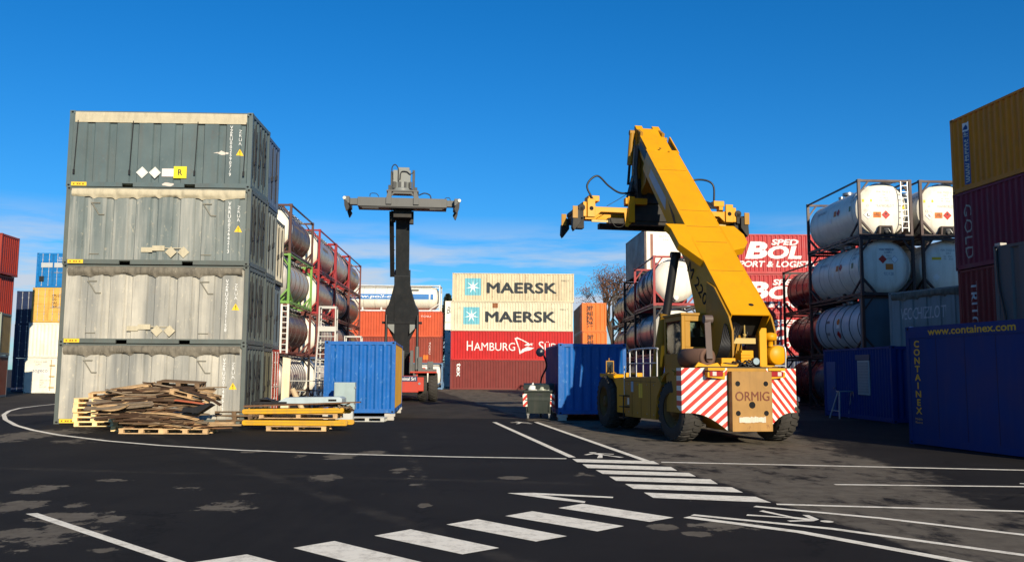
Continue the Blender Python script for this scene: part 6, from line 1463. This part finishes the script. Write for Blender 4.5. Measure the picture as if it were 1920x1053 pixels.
# waste bin
def bin_():
    c = Vector((P(1011, 740, 33.3).x, 33.0, 0)); t = thing('waste_bin', 'dark grey four-wheeled waste bin overflowing beside the shaded blue container', 'waste bin', (c.x, c.y + .45, 0), -.06)
    BN = cm('bin_plastic', (52, 60, 56), rust=0, streak=.25, rough=.55)
    m = MB(); a = [(-.46, -.34, .22), (.46, -.34, .22), (.46, .34, .22), (-.46, .34, .22)]; b = [(-.56, -.46, 1.05), (.56, -.46, 1.05), (.56, .46, 1.05), (-.56, .46, 1.05)]
    m.add(a + b, [(0, 3, 2, 1), (0, 1, 5, 4), (1, 2, 6, 5), (2, 3, 7, 6), (3, 0, 4, 7)])
    m.add([(p[0] * .93, p[1] * .93, p[2]) for p in b] + [(p[0] * .93, p[1] * .93, .7) for p in b], [(0, 1, 5, 4), (1, 2, 6, 5), (2, 3, 7, 6), (3, 0, 4, 7), (4, 5, 6, 7)])
    for k in range(4): q, w = b[k], b[(k + 1) % 4]; m.bar(q, w, .08, .07)
    m.box(-.40, -.36, -.43, -.38, .3, 1.0); m.box(.36, .40, -.43, -.38, .3, 1.0)
    m.build('body', BN, t, .012)
    m = MB(); m.prism([(.46, 1.08), (.50, 1.12), (.30, 1.26), (-.05, 1.32), (-.35, 1.26), (-.46, 1.10), (-.40, 1.10), (0, 1.24)], lambda u, v, w: Vector((w, u * .95 + .15, v + .02)), -.58, .58); m.build('lid', BN, t, .01)
    for s in (-1, 1):
        for yy in (-.28, .28):
            m = MB(); m.tube((s * .40 - .03, yy, .09), (s * .40 + .03, yy, .09), .09, n=16); m.box(s * .40 - .05, s * .40 + .05, yy - .05, yy + .05, .16, .23); m.build('castor', plain('castor_grey', (.25, .25, .24)), t)
        m = MB(); m.prism([(s * .50 - .08, .48), (s * .50 + .08, .48), (s * .52 + .08, .95), (s * .52 - .08, .95)], lambda u, v, w: Vector((u, w - .34 - (v - .22) * .1446, v)), -.012, -.004); o = m.build('reflective_sticker', STR_L if s < 0 else STR_R, t)
        m = MB(); m.tube((s * .55, -.1, .85), (s * .68, -.1, .85), .03, n=10); m.build('trunnion', BN, t)
    fp = Face((0, -.435, 0), (1, 0, 0), (0, -1, 0)); fp.rect(t, -.08, .90, .2, .08, BLACK_TXT, 'plate', .012)
    for k, (x, y, z, r_, mt, lb) in enumerate(((-.25, -.1, 1.14, .2, (.7, .7, .68), 'white rubbish bag on the left of the bin rim'), (.12, -.15, 1.10, .18, (.42, .45, .36), 'greenish rubbish bag in the middle of the bin'), (.38, -.12, 1.08, .15, (.5, .52, .45), 'pale rubbish bag at the right of the bin'))):
        q = MB(); r = random.Random(k); pr_ = [(-r_ * .7, .02), (-r_ * .6, r_ * .8), (-.02, r_ * 1.1), (r_ * .5, r_ * .7), (r_ * .7, r_ * .25), (r_ * .95, r_ * .15), (r_ * 1.05, .02)]
        q.lathe(pr_, (0, 0, 0), (0.1, 0, 1), 14); q.v = [Vector((p.x * r.uniform(.88, 1.12), p.y * r.uniform(.88, 1.12), p.z * r.uniform(.92, 1.08))) for p in q.v]
        o = q.build('rubbish_bag', plain('bag_%d' % k, mt, .35)); o.location = (c.x + x, c.y + .45 + y, z); tag(o, lb, 'rubbish bag', 'bags on the waste bin')
bin_()
c = P(1013, 660, 34.6); t = thing('traffic_mirror', 'round mirror seen from behind on a bent pole beside the blue container', 'mirror', (P(1014, 770, 34.6).x, 34.6, 0))
dx = c.x - t.location.x
m = MB(); m.path(spline([(.0, 0, 0), (-.02, .0, .9), (.02, .02, 1.5), (.22, .02, 2.0), (dx + .1, .02, c.z)]), .035); m.build('pole', BLACK, t)
m = MB(); m.lathe([(0, .02), (.02, .12), (.05, .17), (.06, .175)], (dx, -.06, c.z), (0, 1, 0), 24); m.build('mirror_shell', plain('navy_shell', (.01, .014, .035), .35), t)
# platform ladder and junk at the left
lp = P(612, 690, 39.5); t = thing('platform_ladder', 'tall white platform ladder behind the bright blue container', 'ladder', (lp.x, 39.6, 0), .1)
m = MB()
for s in (-1, 1):
    m.bar((s * .45, -1.3, 0), (s * .36, -.35, 3.55), .06); m.bar((s * .45, 1.2, 0), (s * .36, .45, 3.55), .06); m.bar((s * .36, -.35, 3.55), (s * .36, -.35, 4.6), .05); m.bar((s * .36, .45, 3.55), (s * .36, .45, 4.6), .05); m.bar((s * .36, -.35, 4.6), (s * .36, .45, 4.6), .05); m.bar((s * .36, -.35, 4.1), (s * .36, .45, 4.1), .035); m.bar((s * .42, -1.0, .9), (s * .40, .95, .9), .04)
m.bar((-.36, .45, 4.6), (.36, .45, 4.6), .05); m.bar((-.36, -.35, 4.6), (.36, -.35, 4.6), .05)
AL = cm('white_aluminium', (196, 196, 190), rust=0, streak=.15)
m.build('ladder_frame', AL, t); m = MB(); m.box(-.40, .40, -.4, .5, 3.5, 3.56); m.box(-.4, .4, -.40, -.37, 3.56, 3.72); m.build('platform', AL, t)
for k in range(13):
    f_ = k / 13; q = MB(); q.box(-.42 + .06 * f_, .42 - .06 * f_, -1.3 + .95 * f_ - .06, -1.3 + .95 * f_ + .06, .12 + 3.4 * f_, .15 + 3.4 * f_); q.build('tread', AL, t)
o = copy_tree(t, None, (lp.x + 1.05, 40.2, -1.15 + 1.15), .1, 'shorter-looking white platform ladder peeping right of the tall one'); o.scale = (1, 1, .72)
rp_ = P(572, 745, 37.2); t = thing('tube_rack', 'white tubular rack standing in front of the silver tank', 'rack', (rp_.x, 37.2, 0), .05); m = MB()
for (x, y) in ((-.8, -.3), (.75, -.3), (-.8, .4), (.75, .4)): m.tube((x, y, 0), (x, y, 1.35), .022, n=8)
for z_ in (.12, .5, .92, 1.33):
    m.tube((-.8, -.3, z_), (.75, -.3, z_), .018, n=8); m.tube((-.8, .4, z_), (.75, .4, z_), .018, n=8)
for x in (-.8, .75): m.tube((x, -.3, 1.33), (x, .4, 1.33), .018, n=8); m.tube((x, -.3, .5), (x, .4, .5), .018, n=8)
m.build('rack_frame', AL, t)
o = MB(); o.box(-.5, .3, -.05, .08, 0, .035); o = o.build('plank', OLDW); o.location = (rp_.x + .1, 36.9, .94); tag(o, 'short weathered plank resting on the white tube rack', 'plank')
pp = P(534, 745, 36.2); o = MB(); o.prism([(-.16, 0), (.16, 0), (.17, 2.25), (-.14, 2.3)], xz, -.04, .04); o = o.build('door_leaf', paint('peeling_cream_board', lin(226, 214, 184), .8, .1, .5, lin(170, 130, 90), .25)); o.location = (pp.x, 36.2, 0); o.rotation_euler = (-.04, 0, 0); tag(o, 'tall peeling cream board upright beside the orange-red container', 'board')
o = MB(); o.tube((0, 0, .05), (-.55, .2, 1.0), .11, n=14); o = o.build('pipe_section', paint('beige_pipe', lin(206, 186, 152), .7, .1, .3)); o.location = (pp.x + .85, 36.0, 0); tag(o, 'thick beige pipe leaning against the cream board', 'pipe')
for k in range(5):
    o = MB(); r = random.Random(40 + k); o.bar((0, 0, 0), (r.uniform(-.5, .5), .25, r.uniform(.8, 1.3)), .05, .03); o = o.build('leaning_batten', (RUSTY, BRW, OLDW, RUSTY, GRW)[k]); o.location = (rp_.x - .5 + .38 * k, 36.6, 0); tag(o, ('rusty bar', 'brown batten', 'grey-brown batten', 'thin rusty bar', 'pale batten')[k] + ' leaning on the white tube rack', 'batten', 'battens by the white rack')

# ---------------------------------------------------------------- trees far behind
def bare_tree(label, base, H, seed, twig, bark, spread=.34, n0=6, leafc=None):
    r = random.Random(seed); t = thing('bare_tree', label, 'tree', base, 0, 'trees beyond the stacks'); m = MB(); tw = MB(); ends = []
    def grow(p, d, L, rad, lv):
        q = p + d * L; mid = p.lerp(q, .5) + Vector((r.uniform(-1, 1), r.uniform(-1, 1), 0)) * L * .05
        m.path([p, mid, q], rad, 5 if lv < 3 else 3)
        if lv >= 5: ends.append((q, d)); return
        for k in range(3 if lv < 4 else 2):
            nd = (d + Vector((r.uniform(-1, 1), r.uniform(-1, 1), r.uniform(-.25, .7))) * (spread + .22 * lv * .6)).normalized(); grow(p.lerp(q, r.uniform(.6, 1)), nd, L * r.uniform(.62, .8), rad * .6, lv + 1)
    grow(Vector((0, 0, 0)), Vector((0, 0, 1)), H * .28, H * .016, 0)
    m.build('trunk', bark, t)
    for q, d in ends:
        for k in range(22):
            a = q + Vector((r.gauss(0, .55), r.gauss(0, .55), r.gauss(0, .55))); e_ = Vector((r.uniform(-1, 1), r.uniform(-1, 1), r.uniform(-1, 1))).normalized(); u = e_.orthogonal().normalized() * .05; w = e_ * .18
            tw.add([a - w, a + u, a + w, a - u], [(0, 1, 2, 3)])
    tw.build('crown', twig, t, fix=False); return t
TWIG = paint('russet_twigs', lin(128, 92, 72), .9, .3, 0, rust=0, sc=.5); BARK = paint('bark', lin(92, 76, 62), .9, .2, 0, rust=0); DKG = paint('dark_evergreen', lin(46, 58, 40), .9, .35, 0, rust=0, sc=.4)
p = P(1150, 697, 125); bare_tree('russet nearly bare tree beyond the orange containers', (p.x, 125, 0), 22.5, 2, TWIG, BARK)
p = P(1185, 697, 132); bare_tree('second russet tree behind the dark tanks', (p.x, 132, 0), 21, 5, TWIG, BARK)
def evergreen(label, base, H, Rr, seed):
    r = random.Random(seed); t = thing('evergreen_tree', label, 'tree', base, 0, 'trees beyond the stacks'); m = MB(); m.tube((0, 0, 0), (0, 0, H * .92), .3, .05, n=8); m.build('trunk', BARK, t); m = MB()
    for k in range(4200):
        z = H * (.08 + .92 * r.random() ** 1.25); rr = Rr * (1 - z / H) ** .75 * (.35 + .65 * r.random() ** .5) * (1 + .25 * math.sin(z * 3.1 + seed)); a = r.uniform(0, 6.283)
        c_ = Vector((rr * math.cos(a), rr * math.sin(a), z)); e_ = Vector((math.cos(a), math.sin(a), r.uniform(-.6, .2))).normalized(); u = e_.orthogonal().normalized() * r.uniform(.10, .2); w = e_ * r.uniform(.2, .45)
        m.add([c_ - w, c_ + u, c_ + w, c_ - u], [(0, 1, 2, 3)])
    m.build('crown', DKG, t, fix=False)
p = P(838, 697, 112); evergreen('dark evergreen tree between silo tank and far stack', (p.x, 112, 0), 11.6, 2.4, 4)
